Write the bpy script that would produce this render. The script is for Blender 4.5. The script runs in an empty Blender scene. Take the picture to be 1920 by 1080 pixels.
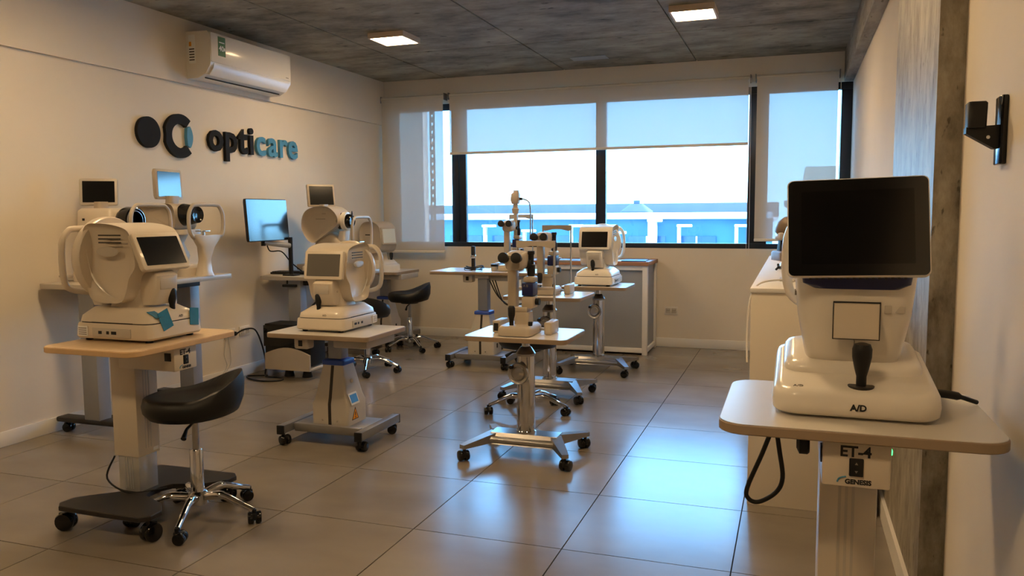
import bpy, bmesh, math, random
from mathutils import Vector, Matrix
random.seed(7)
PI = math.pi
sc = bpy.context.scene
C = sc.collection

# ------------------------------------------------------------------ camera, sky, sun, exposure
H = 1.2226
cd = bpy.data.cameras.new('camera'); cam = bpy.data.objects.new('camera', cd); C.objects.link(cam)
cd.sensor_width = 36.0; cd.lens = 36.0 * 1509.67 / 1920.0; cd.clip_start = 0.02; cd.clip_end = 400
YAW, PITCH, ROLL = 0.33747, 0.091458, -0.006345
fw = Vector((-math.sin(YAW) * math.cos(PITCH), math.cos(YAW) * math.cos(PITCH), -math.sin(PITCH)))
r0 = Vector((math.cos(YAW), math.sin(YAW), 0)); u0 = r0.cross(fw)
rr = r0 * math.cos(ROLL) + u0 * math.sin(ROLL); uu = u0 * math.cos(ROLL) - r0 * math.sin(ROLL)
cam.matrix_world = Matrix(((rr.x, uu.x, -fw.x, 0), (rr.y, uu.y, -fw.y, 0), (rr.z, uu.z, -fw.z, H), (0, 0, 0, 1)))
sc.camera = cam
sc.view_settings.view_transform = 'Standard'; sc.view_settings.look = 'None'
sc.view_settings.gamma = 1.0; sc.view_settings.use_curve_mapping = False
sc.view_settings.exposure = 1.7

W = bpy.data.worlds.new('world'); sc.world = W; W.use_nodes = True
nt = W.node_tree; nt.nodes.clear()
tc = nt.nodes.new('ShaderNodeTexCoord'); sp = nt.nodes.new('ShaderNodeSeparateXYZ')
rp = nt.nodes.new('ShaderNodeValToRGB'); bg = nt.nodes.new('ShaderNodeBackground'); ow = nt.nodes.new('ShaderNodeOutputWorld')
nt.links.new(tc.outputs['Generated'], sp.inputs[0]); nt.links.new(sp.outputs['Z'], rp.inputs[0])
el = rp.color_ramp.elements
el[0].position = 0.0; el[0].color = (0.29, 0.66, 1.0, 1)
el[1].position = 1.0; el[1].color = (0.10, 0.30, 0.85, 1)
e2 = el.new(0.22); e2.color = (0.20, 0.55, 1.0, 1)
bg.inputs['Strength'].default_value = 5.0
nt.links.new(rp.outputs[0], bg.inputs['Color']); nt.links.new(bg.outputs[0], ow.inputs[0])

sd = bpy.data.lights.new('sun', 'SUN'); sd.energy = 5.0; sd.angle = 0.01; sd.color = (1.0, 0.93, 0.82)
sun = bpy.data.objects.new('sun', sd); C.objects.link(sun)
sun.rotation_euler = (math.radians(3), math.radians(50), 0)
LAMP = 29.0

# ------------------------------------------------------------------ materials
def lin(c):
    c /= 255.0
    return c / 12.92 if c <= 0.04045 else ((c + 0.055) / 1.055) ** 2.4
def srgb(r, g, b): return (lin(r), lin(g), lin(b), 1)
MATS = {}
def mat(name, col, rough=0.5, metal=0.0, noise=0.0, nscale=40.0, bump=0.0, bscale=120.0, ior=1.45, coat=0.0, emit=None, es=0.0, stretch=None, nvar=None):
    m = bpy.data.materials.new(name); m.use_nodes = True
    t = m.node_tree; b = t.nodes['Principled BSDF']
    b.inputs['Base Color'].default_value = col; b.inputs['Roughness'].default_value = rough
    b.inputs['Metallic'].default_value = metal; b.inputs['IOR'].default_value = ior
    if coat: b.inputs['Coat Weight'].default_value = coat; b.inputs['Coat Roughness'].default_value = 0.08
    if emit: b.inputs['Emission Color'].default_value = emit; b.inputs['Emission Strength'].default_value = es
    co = t.nodes.new('ShaderNodeTexCoord'); src = co.outputs['Object']
    if stretch:
        mp = t.nodes.new('ShaderNodeMapping'); mp.inputs['Scale'].default_value = stretch
        t.links.new(src, mp.inputs[0]); src = mp.outputs[0]
    n = t.nodes.new('ShaderNodeTexNoise'); n.inputs['Scale'].default_value = nscale; n.inputs['Detail'].default_value = 6
    t.links.new(src, n.inputs['Vector'])
    if noise:
        r = t.nodes.new('ShaderNodeValToRGB')
        c2 = nvar if nvar else tuple(max(0, x * (1 - noise)) for x in col[:3]) + (1,)
        r.color_ramp.elements[0].position = 0.3; r.color_ramp.elements[1].position = 0.7
        r.color_ramp.elements[0].color = c2; r.color_ramp.elements[1].color = col
        t.links.new(n.outputs['Fac'], r.inputs[0]); t.links.new(r.outputs[0], b.inputs['Base Color'])
    if bump:
        n2 = t.nodes.new('ShaderNodeTexNoise'); n2.inputs['Scale'].default_value = bscale; n2.inputs['Detail'].default_value = 4
        t.links.new(src, n2.inputs['Vector'])
        bp = t.nodes.new('ShaderNodeBump'); bp.inputs['Strength'].default_value = bump; bp.inputs['Distance'].default_value = 0.01
        t.links.new(n2.outputs['Fac'], bp.inputs['Height']); t.links.new(bp.outputs[0], b.inputs['Normal'])
    MATS[name] = m
    return m
mat('wall', srgb(224, 213, 196), 0.75, noise=0.04, nscale=3, bump=0.03, bscale=200)
mat('white_trim', srgb(225, 220, 212), 0.5, noise=0.03, nscale=8)
mat('plastic', srgb(208, 196, 178), 0.35, noise=0.03, nscale=6, coat=0.2)
mat('plastic_bright', srgb(222, 215, 204), 0.3, noise=0.02, nscale=6, coat=0.3)
mat('plastic_grey', srgb(188, 180, 168), 0.4, noise=0.04, nscale=8)
mat('plastic_taupe', srgb(182, 170, 153), 0.4, noise=0.05, nscale=8)
mat('black', srgb(11, 11, 12), 0.5, noise=0.2, nscale=30)
mat('black_gloss', srgb(14, 14, 16), 0.12, noise=0.1, nscale=20)
mat('leather', srgb(9, 10, 12), 0.45, noise=0.15, nscale=40, bump=0.06, bscale=260)
mat('screen', srgb(16, 17, 20), 0.12, ior=1.6, noise=0.05, nscale=5)
mat('screen_mirror', srgb(30, 38, 48), 0.12, ior=1.75, noise=0.05, nscale=5)
mat('screen_grey', srgb(96, 92, 86), 0.25, noise=0.05, nscale=5)
mat('screen_pale', srgb(225, 228, 220), 0.2, noise=0.04, nscale=5, coat=0.5)
mat('chrome', (0.66, 0.66, 0.67, 1), 0.09, 1.0, noise=0.04, nscale=10)
mat('steel', (0.46, 0.45, 0.44, 1), 0.28, 1.0, noise=0.08, nscale=20)
mat('alu', srgb(176, 180, 186), 0.38, 0.6, noise=0.05, nscale=20)
mat('grey_metal', srgb(128, 126, 126), 0.4, 0.2, noise=0.06, nscale=20)
mat('grey_leg', srgb(150, 152, 158), 0.45, 0.1, noise=0.05, nscale=12)
mat('dark_metal', srgb(42, 38, 36), 0.42, 0.2, noise=0.1, nscale=30)
mat('blue_collar', srgb(38, 70, 160), 0.4, noise=0.1, nscale=20)
mat('navy', srgb(24, 30, 78), 0.35, noise=0.1, nscale=20)
mat('top_white', srgb(208, 202, 192), 0.28, noise=0.03, nscale=10)
mat('top_beech', srgb(214, 186, 148), 0.4, noise=0.12, nscale=6, stretch=(1, 9, 9))
mat('edge_taupe', srgb(150, 130, 108), 0.5, noise=0.06, nscale=20)
mat('edge_beech', srgb(206, 172, 128), 0.5, noise=0.1, nscale=20)
mat('wood_desk', srgb(176, 124, 88), 0.45, noise=0.2, nscale=5, stretch=(1, 10, 10))
mat('panel_grey', srgb(150, 150, 150), 0.5, noise=0.04, nscale=6)
mat('frame_black', srgb(26, 30, 36), 0.4, noise=0.15, nscale=20)
mat('tape', srgb(20, 120, 160), 0.3, noise=0.25, nscale=25, coat=0.5)
mat('paper', srgb(230, 230, 226), 0.7, noise=0.03, nscale=30)
mat('paper_blue', srgb(150, 180, 220), 0.6, noise=0.1, nscale=30)
mat('ink', srgb(30, 30, 32), 0.6, noise=0.05, nscale=50)
mat('ink_grey', srgb(120, 112, 102), 0.6, noise=0.05, nscale=50)
mat('sticker_blue', srgb(70, 150, 225), 0.5, noise=0.1, nscale=30)
mat('warning', srgb(232, 150, 30), 0.5, noise=0.05, nscale=30)
mat('sign_black', srgb(12, 11, 11), 0.85, noise=0.1, nscale=30)
mat('sign_blue', srgb(72, 138, 172), 0.55, noise=0.06, nscale=30)
mat('green_sticker', srgb(22, 92, 40), 0.5, noise=0.1, nscale=30)
mat('yellow', srgb(236, 186, 70), 0.5, noise=0.1, nscale=30)
mat('red', srgb(190, 60, 50), 0.5, noise=0.1, nscale=30)
mat('led', srgb(30, 220, 80), 0.4, emit=(0.05, 1, 0.15, 1), es=1.5)
mat('lamp_frame', srgb(214, 196, 178), 0.5, noise=0.03, nscale=10)
mat('lamp_diffuser', srgb(255, 240, 215), 0.6, emit=(1.0, 0.70, 0.38, 1), es=LAMP)
mat('out_wall', srgb(72, 112, 134), 0.7, noise=0.25, nscale=1.2)
mat('out_glass', srgb(46, 82, 108), 0.2, noise=0.3, nscale=2)
mat('out_white', srgb(235, 235, 232), 0.7, noise=0.05, nscale=2)
mat('out_dark', srgb(70, 76, 84), 0.7, noise=0.1, nscale=2)
mat('out_beige', srgb(205, 190, 165), 0.8, noise=0.08, nscale=2)
mat('brown', srgb(120, 100, 78), 0.5, noise=0.1, nscale=12)
mat('clear_alu', srgb(200, 200, 200), 0.2, 0.5, noise=0.05, nscale=20)

def concrete(name, c1, c2, stretch, rough=0.75):
    m = bpy.data.materials.new(name); m.use_nodes = True; t = m.node_tree; b = t.nodes['Principled BSDF']
    ge = t.nodes.new('ShaderNodeNewGeometry')
    mp = t.nodes.new('ShaderNodeMapping'); mp.inputs['Scale'].default_value = stretch
    t.links.new(ge.outputs['Position'], mp.inputs[0])
    n = t.nodes.new('ShaderNodeTexNoise'); n.inputs['Scale'].default_value = 3.0; n.inputs['Detail'].default_value = 9; n.inputs['Roughness'].default_value = 0.65
    t.links.new(mp.outputs[0], n.inputs['Vector'])
    n2 = t.nodes.new('ShaderNodeTexNoise'); n2.inputs['Scale'].default_value = 0.9; n2.inputs['Detail'].default_value = 3
    t.links.new(ge.outputs['Position'], n2.inputs['Vector'])
    mx = t.nodes.new('ShaderNodeMath'); mx.operation = 'ADD'
    h = t.nodes.new('ShaderNodeMath'); h.operation = 'MULTIPLY'; h.inputs[1].default_value = 0.5
    t.links.new(n2.outputs['Fac'], h.inputs[0]); t.links.new(n.outputs['Fac'], mx.inputs[0]); t.links.new(h.outputs[0], mx.inputs[1])
    r = t.nodes.new('ShaderNodeValToRGB'); r.color_ramp.elements[0].position = 0.56; r.color_ramp.elements[1].position = 0.92
    r.color_ramp.elements[0].color = c1; r.color_ramp.elements[1].color = c2
    t.links.new(mx.outputs[0], r.inputs[0])
    n3 = t.nodes.new('ShaderNodeTexNoise'); n3.inputs['Scale'].default_value = 9.0; n3.inputs['Detail'].default_value = 3
    t.links.new(mp.outputs[0], n3.inputs['Vector'])
    r3 = t.nodes.new('ShaderNodeValToRGB'); r3.color_ramp.elements[0].position = 0.66; r3.color_ramp.elements[1].position = 0.72
    r3.color_ramp.elements[0].color = (1, 1, 1, 1); r3.color_ramp.elements[1].color = (0.35, 0.34, 0.32, 1)
    mm = t.nodes.new('ShaderNodeMix'); mm.data_type = 'RGBA'; mm.blend_type = 'MULTIPLY'; mm.inputs[0].default_value = 1.0
    t.links.new(n3.outputs['Fac'], r3.inputs[0]); t.links.new(r.outputs[0], mm.inputs[6]); t.links.new(r3.outputs[0], mm.inputs[7])
    t.links.new(mm.outputs[2], b.inputs['Base Color'])
    b.inputs['Roughness'].default_value = rough
    bp = t.nodes.new('ShaderNodeBump'); bp.inputs['Strength'].default_value = 0.35; bp.inputs['Distance'].default_value = 0.01
    t.links.new(n.outputs['Fac'], bp.inputs['Height']); t.links.new(bp.outputs[0], b.inputs['Normal'])
    MATS[name] = m
concrete('concrete_ceiling', srgb(92, 86, 73), srgb(166, 159, 140), (0.9, 1.6, 1.6))
concrete('concrete_beam', srgb(96, 92, 84), srgb(160, 154, 142), (3, 0.8, 3))
concrete('concrete_column', srgb(96, 86, 70), srgb(168, 160, 144), (5, 5, 2.2), 0.5)

def tile_mat():
    m = bpy.data.materials.new('floor_tile'); m.use_nodes = True; t = m.node_tree; b = t.nodes['Principled BSDF']
    ge = t.nodes.new('ShaderNodeNewGeometry'); oi = t.nodes.new('ShaderNodeObjectInfo')
    mp = t.nodes.new('ShaderNodeMapping'); mp.inputs['Scale'].default_value = (1.0, 1.7, 1)
    t.links.new(ge.outputs['Position'], mp.inputs[0])
    n = t.nodes.new('ShaderNodeTexNoise'); n.inputs['Scale'].default_value = 1.6; n.inputs['Detail'].default_value = 6
    t.links.new(mp.outputs[0], n.inputs['Vector'])
    ad = t.nodes.new('ShaderNodeMath'); ad.operation = 'MULTIPLY_ADD'; ad.inputs[1].default_value = 0.12
    t.links.new(oi.outputs['Random'], ad.inputs[0]); t.links.new(n.outputs['Fac'], ad.inputs[2])
    r = t.nodes.new('ShaderNodeValToRGB'); r.color_ramp.elements[0].position = 0.3; r.color_ramp.elements[1].position = 0.8
    r.color_ramp.elements[0].color = srgb(118, 109, 98); r.color_ramp.elements[1].color = srgb(138, 129, 117)
    t.links.new(ad.outputs[0], r.inputs[0]); t.links.new(r.outputs[0], b.inputs['Base Color'])
    rr_ = t.nodes.new('ShaderNodeMapRange'); rr_.inputs[3].default_value = 0.17; rr_.inputs[4].default_value = 0.26
    t.links.new(n.outputs['Fac'], rr_.inputs[0]); t.links.new(rr_.outputs[0], b.inputs['Roughness'])
    b.inputs['IOR'].default_value = 1.45
    MATS['floor_tile'] = m
tile_mat()
mat('grout', srgb(40, 36, 32), 0.9, noise=0.1, nscale=30)

def thin_mix(name, col, alpha, rough, translucent=0.0, glossy=False):
    m = bpy.data.materials.new(name); m.use_nodes = True; t = m.node_tree; t.nodes.clear()
    o = t.nodes.new('ShaderNodeOutputMaterial'); tr = t.nodes.new('ShaderNodeBsdfTransparent'); mx = t.nodes.new('ShaderNodeMixShader')
    if glossy:
        g = t.nodes.new('ShaderNodeBsdfGlossy'); g.inputs['Roughness'].default_value = rough
        fr = t.nodes.new('ShaderNodeFresnel'); fr.inputs[0].default_value = 1.45
        t.links.new(fr.outputs[0], mx.inputs[0]); t.links.new(tr.outputs[0], mx.inputs[1]); t.links.new(g.outputs[0], mx.inputs[2])
        tr.inputs[0].default_value = col
    else:
        d = t.nodes.new('ShaderNodeBsdfDiffuse'); d.inputs[0].default_value = col
        tl = t.nodes.new('ShaderNodeBsdfTranslucent'); tl.inputs[0].default_value = col
        m2 = t.nodes.new('ShaderNodeMixShader'); m2.inputs[0].default_value = translucent
        t.links.new(d.outputs[0], m2.inputs[1]); t.links.new(tl.outputs[0], m2.inputs[2])
        co = t.nodes.new('ShaderNodeTexCoord'); wv = t.nodes.new('ShaderNodeTexNoise'); wv.inputs['Scale'].default_value = 300
        mr = t.nodes.new('ShaderNodeMapRange'); mr.inputs[3].default_value = 1 - alpha * 1.25; mr.inputs[4].default_value = 1 - alpha * 0.75
        t.links.new(co.outputs['Object'], wv.inputs['Vector']); t.links.new(wv.outputs['Fac'], mr.inputs[0]); t.links.new(mr.outputs[0], mx.inputs[0])
        t.links.new(tr.outputs[0], mx.inputs[1]); t.links.new(m2.outputs[0], mx.inputs[2])
    t.links.new(mx.outputs[0], o.inputs[0]); MATS[name] = m
thin_mix('blind_fabric', srgb(206, 198, 186), 0.06, 0.8, 0.11)
thin_mix('window_glass', (0.93, 0.97, 0.98, 1), 0, 0.01, glossy=True)

# ------------------------------------------------------------------ mesh helpers
def finish(name, bm, m, parent=None, ang=38):
    bmesh.ops.remove_doubles(bm, verts=bm.verts, dist=1e-6)
    bmesh.ops.recalc_face_normals(bm, faces=bm.faces)
    th = math.radians(ang)
    for f in bm.faces: f.smooth = True
    for e in bm.edges:
        e.smooth = (len(e.link_faces) == 2 and e.calc_face_angle(0) < th)
    me = bpy.data.meshes.new(name); bm.to_mesh(me); bm.free()
    me.materials.append(MATS[m] if isinstance(m, str) else m)
    o = bpy.data.objects.new(name, me); C.objects.link(o)
    if parent: o.parent = parent
    return o
def b_box(bm, size, loc=(0, 0, 0), bevel=0.0, rot=None, seg=2):
    r = bmesh.ops.create_cube(bm, size=1.0); vs = r['verts']
    for v in vs: v.co = Vector((v.co.x * size[0], v.co.y * size[1], v.co.z * size[2]))
    if bevel:
        es = list({e for v in vs for e in v.link_edges})
        q = bmesh.ops.bevel(bm, geom=es, offset=min(bevel, min(size) * 0.49), segments=seg, affect='EDGES', profile=0.5)
        vs = list(set(q['verts']) | {v for v in vs if v.is_valid})
    M = Matrix.Translation(loc) @ (rot if rot else Matrix())
    for v in vs: v.co = M @ v.co
    return vs
def box(name, size, loc, m, parent=None, bevel=0.004, rot=None, seg=2):
    bm = bmesh.new(); b_box(bm, size, loc, bevel, rot, seg); return finish(name, bm, m, parent)
def bx(name, x0, x1, y0, y1, z0, z1, m, parent=None, bevel=0.0):
    return box(name, (x1 - x0, y1 - y0, z1 - z0), ((x0 + x1) / 2, (y0 + y1) / 2, (z0 + z1) / 2), m, parent, bevel)
def rx(a): return Matrix.Rotation(math.radians(a), 4, 'X')
def ry(a): return Matrix.Rotation(math.radians(a), 4, 'Y')
def rz(a): return Matrix.Rotation(math.radians(a), 4, 'Z')
def b_rings(bm, rings, caps=True):
    vr = [[bm.verts.new(p) for p in ring] for ring in rings]; n = len(vr[0])
    for a, b in zip(vr, vr[1:]):
        for i in range(n): bm.faces.new((a[i], a[(i + 1) % n], b[(i + 1) % n], b[i]))
    if caps: bm.faces.new(list(reversed(vr[0]))); bm.faces.new(vr[-1])
def lathe(name, prof, m, parent=None, loc=(0, 0, 0), rot=None, n=24, ang=38):
    bm = bmesh.new(); M = Matrix.Translation(loc) @ (rot if rot else Matrix())
    b_rings(bm, [[M @ Vector((max(r, 1e-5) * math.cos(2 * PI * i / n), max(r, 1e-5) * math.sin(2 * PI * i / n), z)) for i in range(n)] for r, z in prof])
    return finish(name, bm, m, parent, ang)
def b_lathe(bm, prof, loc=(0, 0, 0), rot=None, n=16):
    M = Matrix.Translation(loc) @ (rot if rot else Matrix())
    b_rings(bm, [[M @ Vector((max(r, 1e-5) * math.cos(2 * PI * i / n), max(r, 1e-5) * math.sin(2 * PI * i / n), z)) for i in range(n)] for r, z in prof])
def cyl(name, r, z0, z1, m, parent=None, loc=(0, 0, 0), rot=None, n=24, bev=0.002):
    bev = min(bev, r * 0.3)
    return lathe(name, [(r - bev, z0), (r, z0 + bev), (r, z1 - bev), (r - bev, z1)], m, parent, loc, rot, n)
def catmull(pts, k=6):
    pts = [Vector(p) for p in pts]; out = []
    for i in range(len(pts) - 1):
        p0 = pts[max(i - 1, 0)]; p1 = pts[i]; p2 = pts[i + 1]; p3 = pts[min(i + 2, len(pts) - 1)]
        for j in range(k):
            t = j / k
            out.append(0.5 * ((2 * p1) + (p2 - p0) * t + (2 * p0 - 5 * p1 + 4 * p2 - p3) * t * t + (3 * p1 - p0 - 3 * p2 + p3) * t ** 3))
    out.append(pts[-1]); return out
def b_tube(bm, pts, r, n=10, flat=None):
    pts = [Vector(p) for p in pts]; rings = []; prev = None
    for i, p in enumerate(pts):
        t = (pts[min(i + 1, len(pts) - 1)] - pts[max(i - 1, 0)]).normalized()
        if prev is None:
            a = Vector((0, 0, 1)) if abs(t.z) < 0.9 else Vector((1, 0, 0))
            nrm = (a - t * a.dot(t)).normalized()
        else: nrm = (prev - t * prev.dot(t)).normalized()
        prev = nrm; bn = t.cross(nrm)
        ra = r[i] if isinstance(r, (list, tuple)) else r
        ra, rb = ra, ra * (flat if flat else 1)
        rings.append([p + nrm * (ra * math.cos(2 * PI * j / n)) + bn * (rb * math.sin(2 * PI * j / n)) for j in range(n)])
    b_rings(bm, rings)
def tube(name, pts, r, m, parent=None, n=10, smooth=0, flat=None):
    bm = bmesh.new()
    if smooth: pts = catmull(pts, smooth)
    b_tube(bm, pts, r, n, flat); return finish(name, bm, m, parent, 50)
def sring(cx, cy, hx, hy, z, e=4.0, n=32):
    out = []
    for i in range(n):
        a = 2 * PI * (i + 0.5) / n; c, s = math.cos(a), math.sin(a)
        out.append(Vector((cx + hx * math.copysign(abs(c) ** (2 / e), c), cy + hy * math.copysign(abs(s) ** (2 / e), s), z)))
    return out
def loft(name, secs, m, parent=None, M=None, n=32, ang=50):
    """secs: (z, hx, hy, cx, cy, exponent)"""
    bm = bmesh.new(); M = M if M else Matrix()
    b_rings(bm, [[M @ v for v in sring(s[3], s[4], s[1], s[2], s[0], s[5], n)] for s in secs])
    return finish(name, bm, m, parent, ang)
def rrect(w, d, r, n=6, cx=0, cy=0):
    out = []
    for sx, sy, a0 in ((1, 1, 0), (-1, 1, 90), (-1, -1, 180), (1, -1, 270)):
        for i in range(n + 1):
            a = math.radians(a0 + 90 * i / n)
            out.append((cx + sx * (w / 2 - r) + r * math.cos(a), cy + sy * (d / 2 - r) + r * math.sin(a)))
    return out
def slab(name, poly, z0, z1, m, parent=None, bev=0.002, M=None):
    """vertical prism of a 2-D outline with a small chamfer"""
    bm = bmesh.new(); M = M if M else Matrix()
    cx = sum(p[0] for p in poly) / len(poly); cy = sum(p[1] for p in poly) / len(poly)
    def ring(z, ins):
        o = []
        for x, y in poly:
            d = Vector((x - cx, y - cy)); L = d.length or 1
            o.append(M @ Vector((x - d.x / L * ins, y - d.y / L * ins, z)))
        return o
    b_rings(bm, [ring(z0, bev), ring(z0 + bev, 0), ring(z1 - bev, 0), ring(z1, bev)])
    return finish(name, bm, m, parent, 30)
YZX = Matrix(((0, 0, 1, 0), (1, 0, 0, 0), (0, 1, 0, 0), (0, 0, 0, 1)))     # outline (a,b) -> (y,z), extrude -> x
XZY = Matrix(((1, 0, 0, 0), (0, 0, -1, 0), (0, 1, 0, 0), (0, 0, 0, 1)))    # outline (a,b) -> (x,z), extrude -> -y
def profile(name, pts, x0, x1, m, parent=None, bev=0.01, smooth=5, seg=3):
    """closed side profile in (y,z), extruded along x with rounded edges"""
    if smooth:
        P = pts + pts[:3]; P = [pts[-1]] + P
        c = []
        for i in range(1, len(pts) + 1):
            p0, p1, p2, p3 = [Vector((q[0], q[1], 0)) for q in (P[i - 1], P[i], P[i + 1], P[i + 2])]
            for j in range(smooth):
                t = j / smooth
                c.append(0.5 * ((2 * p1) + (p2 - p0) * t + (2 * p0 - 5 * p1 + 4 * p2 - p3) * t * t + (3 * p1 - p0 - 3 * p2 + p3) * t ** 3))
        poly = [(v.x, v.y) for v in c]
    else: poly = pts
    cx = sum(p[0] for p in poly) / len(poly); cy = sum(p[1] for p in poly) / len(poly)
    bm = bmesh.new(); rings = []
    def ring(x, ins):
        o = []
        for a, b in poly:
            d = Vector((a - cx, b - cy)); L = d.length or 1
            o.append(Vector((x, a - d.x / L * ins, b - d.y / L * ins)))
        return o
    for k in range(seg + 1):
        a = PI / 2 * k / seg; rings.append(ring(x0 + bev * (1 - math.sin(a)), bev * (1 - math.cos(PI / 2 - a)) if False else bev * (1 - math.sin(a)) ))
    rings = []
    for k in range(seg + 1):
        a = PI / 2 * k / seg
        rings.append(ring(x0 + bev * (1 - math.sin(a)), bev * (1 - math.cos(a)) if False else bev * (1 - math.sin(PI / 2 - a) * 0 - math.sin(a)) if False else bev * (1 - math.sin(a)) ** 2))
    for k in range(seg + 1):
        a = PI / 2 * (1 - k / seg)
        rings.append(ring(x1 - bev * (1 - math.sin(a)), bev * (1 - math.sin(a)) ** 2))
    b_rings(bm, rings)
    return finish(name, bm, m, parent, 40)
def text(name, s, size, m, parent, M, ext=0.0004, off=0.0, align='CENTER'):
    cu = bpy.data.curves.new(name, 'FONT'); cu.body = s; cu.size = size; cu.extrude = ext; cu.offset = off
    cu.align_x = align; cu.align_y = 'CENTER'; cu.resolution_u = 3
    o = bpy.data.objects.new('tmp', cu); C.objects.link(o)
    dg = bpy.context.evaluated_depsgraph_get()
    me = bpy.data.meshes.new_from_object(o.evaluated_get(dg)); me.name = name
    bpy.data.objects.remove(o); bpy.data.curves.remove(cu)
    me.transform(M); me.materials.clear(); me.materials.append(MATS[m])
    ob = bpy.data.objects.new(name, me); C.objects.link(ob); ob.parent = parent
    return ob
def thing(name, label, cat, loc=(0, 0, 0), rot=0.0, group=None):
    o = bpy.data.objects.new(name, None); C.objects.link(o); o.empty_display_size = 0.05
    o.location = loc; o.rotation_euler = (0, 0, math.radians(rot)); tag(o, label, cat, group); return o
def tag(o, label, cat, group=None):
    o['label'] = label; o['category'] = cat
    if group: o['group'] = group
    return o
def struct(o, label=None):
    o['kind'] = 'structure'
    if label: o['label'] = label
    return o
def share(src, name, parent, M):
    o = bpy.data.objects.new(name, src.data); C.objects.link(o); o.parent = parent; o.matrix_local = M; return o
FRONT = rx(90)          # text plane facing -Y

# ------------------------------------------------------------------ room shell
XL, XR, YB, YF, ZC = -3.974, 0.432, 7.39, -3.2, 2.556
floor = struct(bx('floor', XL - 0.2, XR + 0.2, YF - 0.2, YB + 0.2, -0.12, -0.006, 'grout'), 'square porcelain floor tiles with dark joints')
tm = None
x0, y0, T, GAP = -0.778, 2.747, 0.6, 0.0045
ys = [y0 + T * k for k in range(-10, 9)]; xs = [x0 + T * k for k in range(-6, 4)]
for xa in xs:
    for ya in ys:
        a, b = max(xa, XL), min(xa + T, XR); c_, d_ = max(ya, YF), min(ya + T, YB)
        if b - a < 0.02 or d_ - c_ < 0.02: continue
        if tm is None:
            t0 = box('tile', (1, 1, 0.008), (0, 0, -0.004), 'floor_tile', floor, 0.0); tm = t0.data; o = t0
        else:
            o = bpy.data.objects.new('tile', tm); C.objects.link(o); o.parent = floor
        o.location = ((a + b) / 2, (c_ + d_) / 2, 0); o.scale = (b - a - GAP, d_ - c_ - GAP, 1)
ceil = struct(bx('ceiling', XL - 0.2, XR + 0.2, YF - 0.2, YB + 0.2, ZC + 0.012, ZC + 0.2, 'concrete_ceiling'), 'raw board-formed concrete ceiling')
cxs = [XL, -3.26, -2.06, -0.85, XR]; cys = [YF, -1.17, 1.27, 3.71, 6.155, YB]
for a, b in zip(cxs, cxs[1:]):
    for c_, d_ in zip(cys, cys[1:]):
        g_ = 0.006
        bx('concrete_panel', a + (g_ if a > XL else 0), b - (g_ if b < XR else 0), c_ + g_, d_ - g_, ZC, ZC + 0.014, 'concrete_ceiling', ceil, 0.0)
wl = struct(bx('wall_left', XL - 0.2, XL, YF, YB, 0, ZC + 0.1, 'wall'), 'off-white plaster side wall')
bx('bulkhead', XL, XL + 0.022, YF, YB, 2.125, ZC, 'wall', wl)
struct(bx('wall_right', XR, XR + 0.2, YF, YB + 0.15, 0, ZC + 0.1, 'wall'), 'off-white plaster wall beside the column')
struct(bx('wall_rear', XL - 0.2, XR + 0.2, YF - 0.2, YF, 0, ZC + 0.1, 'wall'), 'off-white plaster end wall')
WZ0, WZ1, WX0 = 0.905, 2.31, -3.90
bm = bmesh.new()
b_box(bm, (XR - XL + 0.2, 0.15, WZ0), ((XL + XR) / 2, YB + 0.075, WZ0 / 2))
b_box(bm, (XR - XL + 0.2, 0.15, ZC + 0.1 - WZ1), ((XL + XR) / 2, YB + 0.075, (WZ1 + ZC + 0.1) / 2))
b_box(bm, (WX0 - XL + 0.1, 0.15, WZ1 - WZ0), ((XL - 0.1 + WX0) / 2, YB + 0.075, (WZ0 + WZ1) / 2))
struct(finish('wall_back', bm, 'wall'), 'off-white window wall')
beam = struct(bx('trim_1', 0.36, XR, YF, YB, 2.31, ZC, 'concrete_beam'), 'raw concrete ceiling beam')
struct(bx('trim_2', 0.364, XR, 2.543, 3.56, 0, 2.31, 'concrete_column'), 'raw concrete column on the side wall')
struct(bx('baseboard_left', XL, XL + 0.013, YF, YB, 0, 0.082, 'white_trim', bevel=0.003))
struct(bx('baseboard_back', XL + 0.013, XR, YB - 0.013, YB, 0, 0.082, 'white_trim', bevel=0.003))
bm = bmesh.new()
b_box(bm, (0.013, 1.03, 0.082), (0.3575, 3.058, 0.041)); b_box(bm, (0.013, 3.8, 0.082), (XR - 0.0065, 5.46, 0.041)); b_box(bm, (0.013, 5.7, 0.082), (XR - 0.0065, -0.33, 0.041))
struct(finish('baseboard_right', bm, 'white_trim'))
# thin rectangle, paler than the ceiling around it
tag(bx('ceiling_patch', -1.86, -1.55, 6.82, 6.98, ZC - 0.003, ZC + 0.001, 'panel_grey'), 'pale rectangular patch on the concrete ceiling near the window wall', 'plate')

# ------------------------------------------------------------------ window
win = bpy.data.objects.new('window_1', None); C.objects.link(win); struct(win, 'wide black aluminium window')
FY0, FY1 = YB + 0.02, YB + 0.085
def fr(x0_, x1_, z0_, z1_, y0_=FY0, y1_=FY1): return bx('frame_bar', x0_, x1_, y0_, y1_, z0_, z1_, 'frame_black', win, 0.003)
fr(WX0, XR, WZ0, 0.95); fr(WX0, XR, 2.25, WZ1)
fr(WX0, WX0 + 0.08, 0.95, 2.25); fr(-3.225, -3.155, 0.95, 2.25); fr(-3.15, -3.08, 0.95, 2.25, FY0 + 0.012, FY1)
fr(-1.765, -1.672, 0.95, 2.25); fr(-0.40, -0.235, 0.95, 2.25); fr(0.345, XR, 0.95, 2.25)
for a, b in ((WX0 + 0.08, -3.225), (-3.08, -1.765), (-1.672, -0.40), (-0.235, 0.345)):
    bx('pane', a, b, YB + 0.05, YB + 0.056, 0.95, 2.25, 'window_glass', win)
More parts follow.
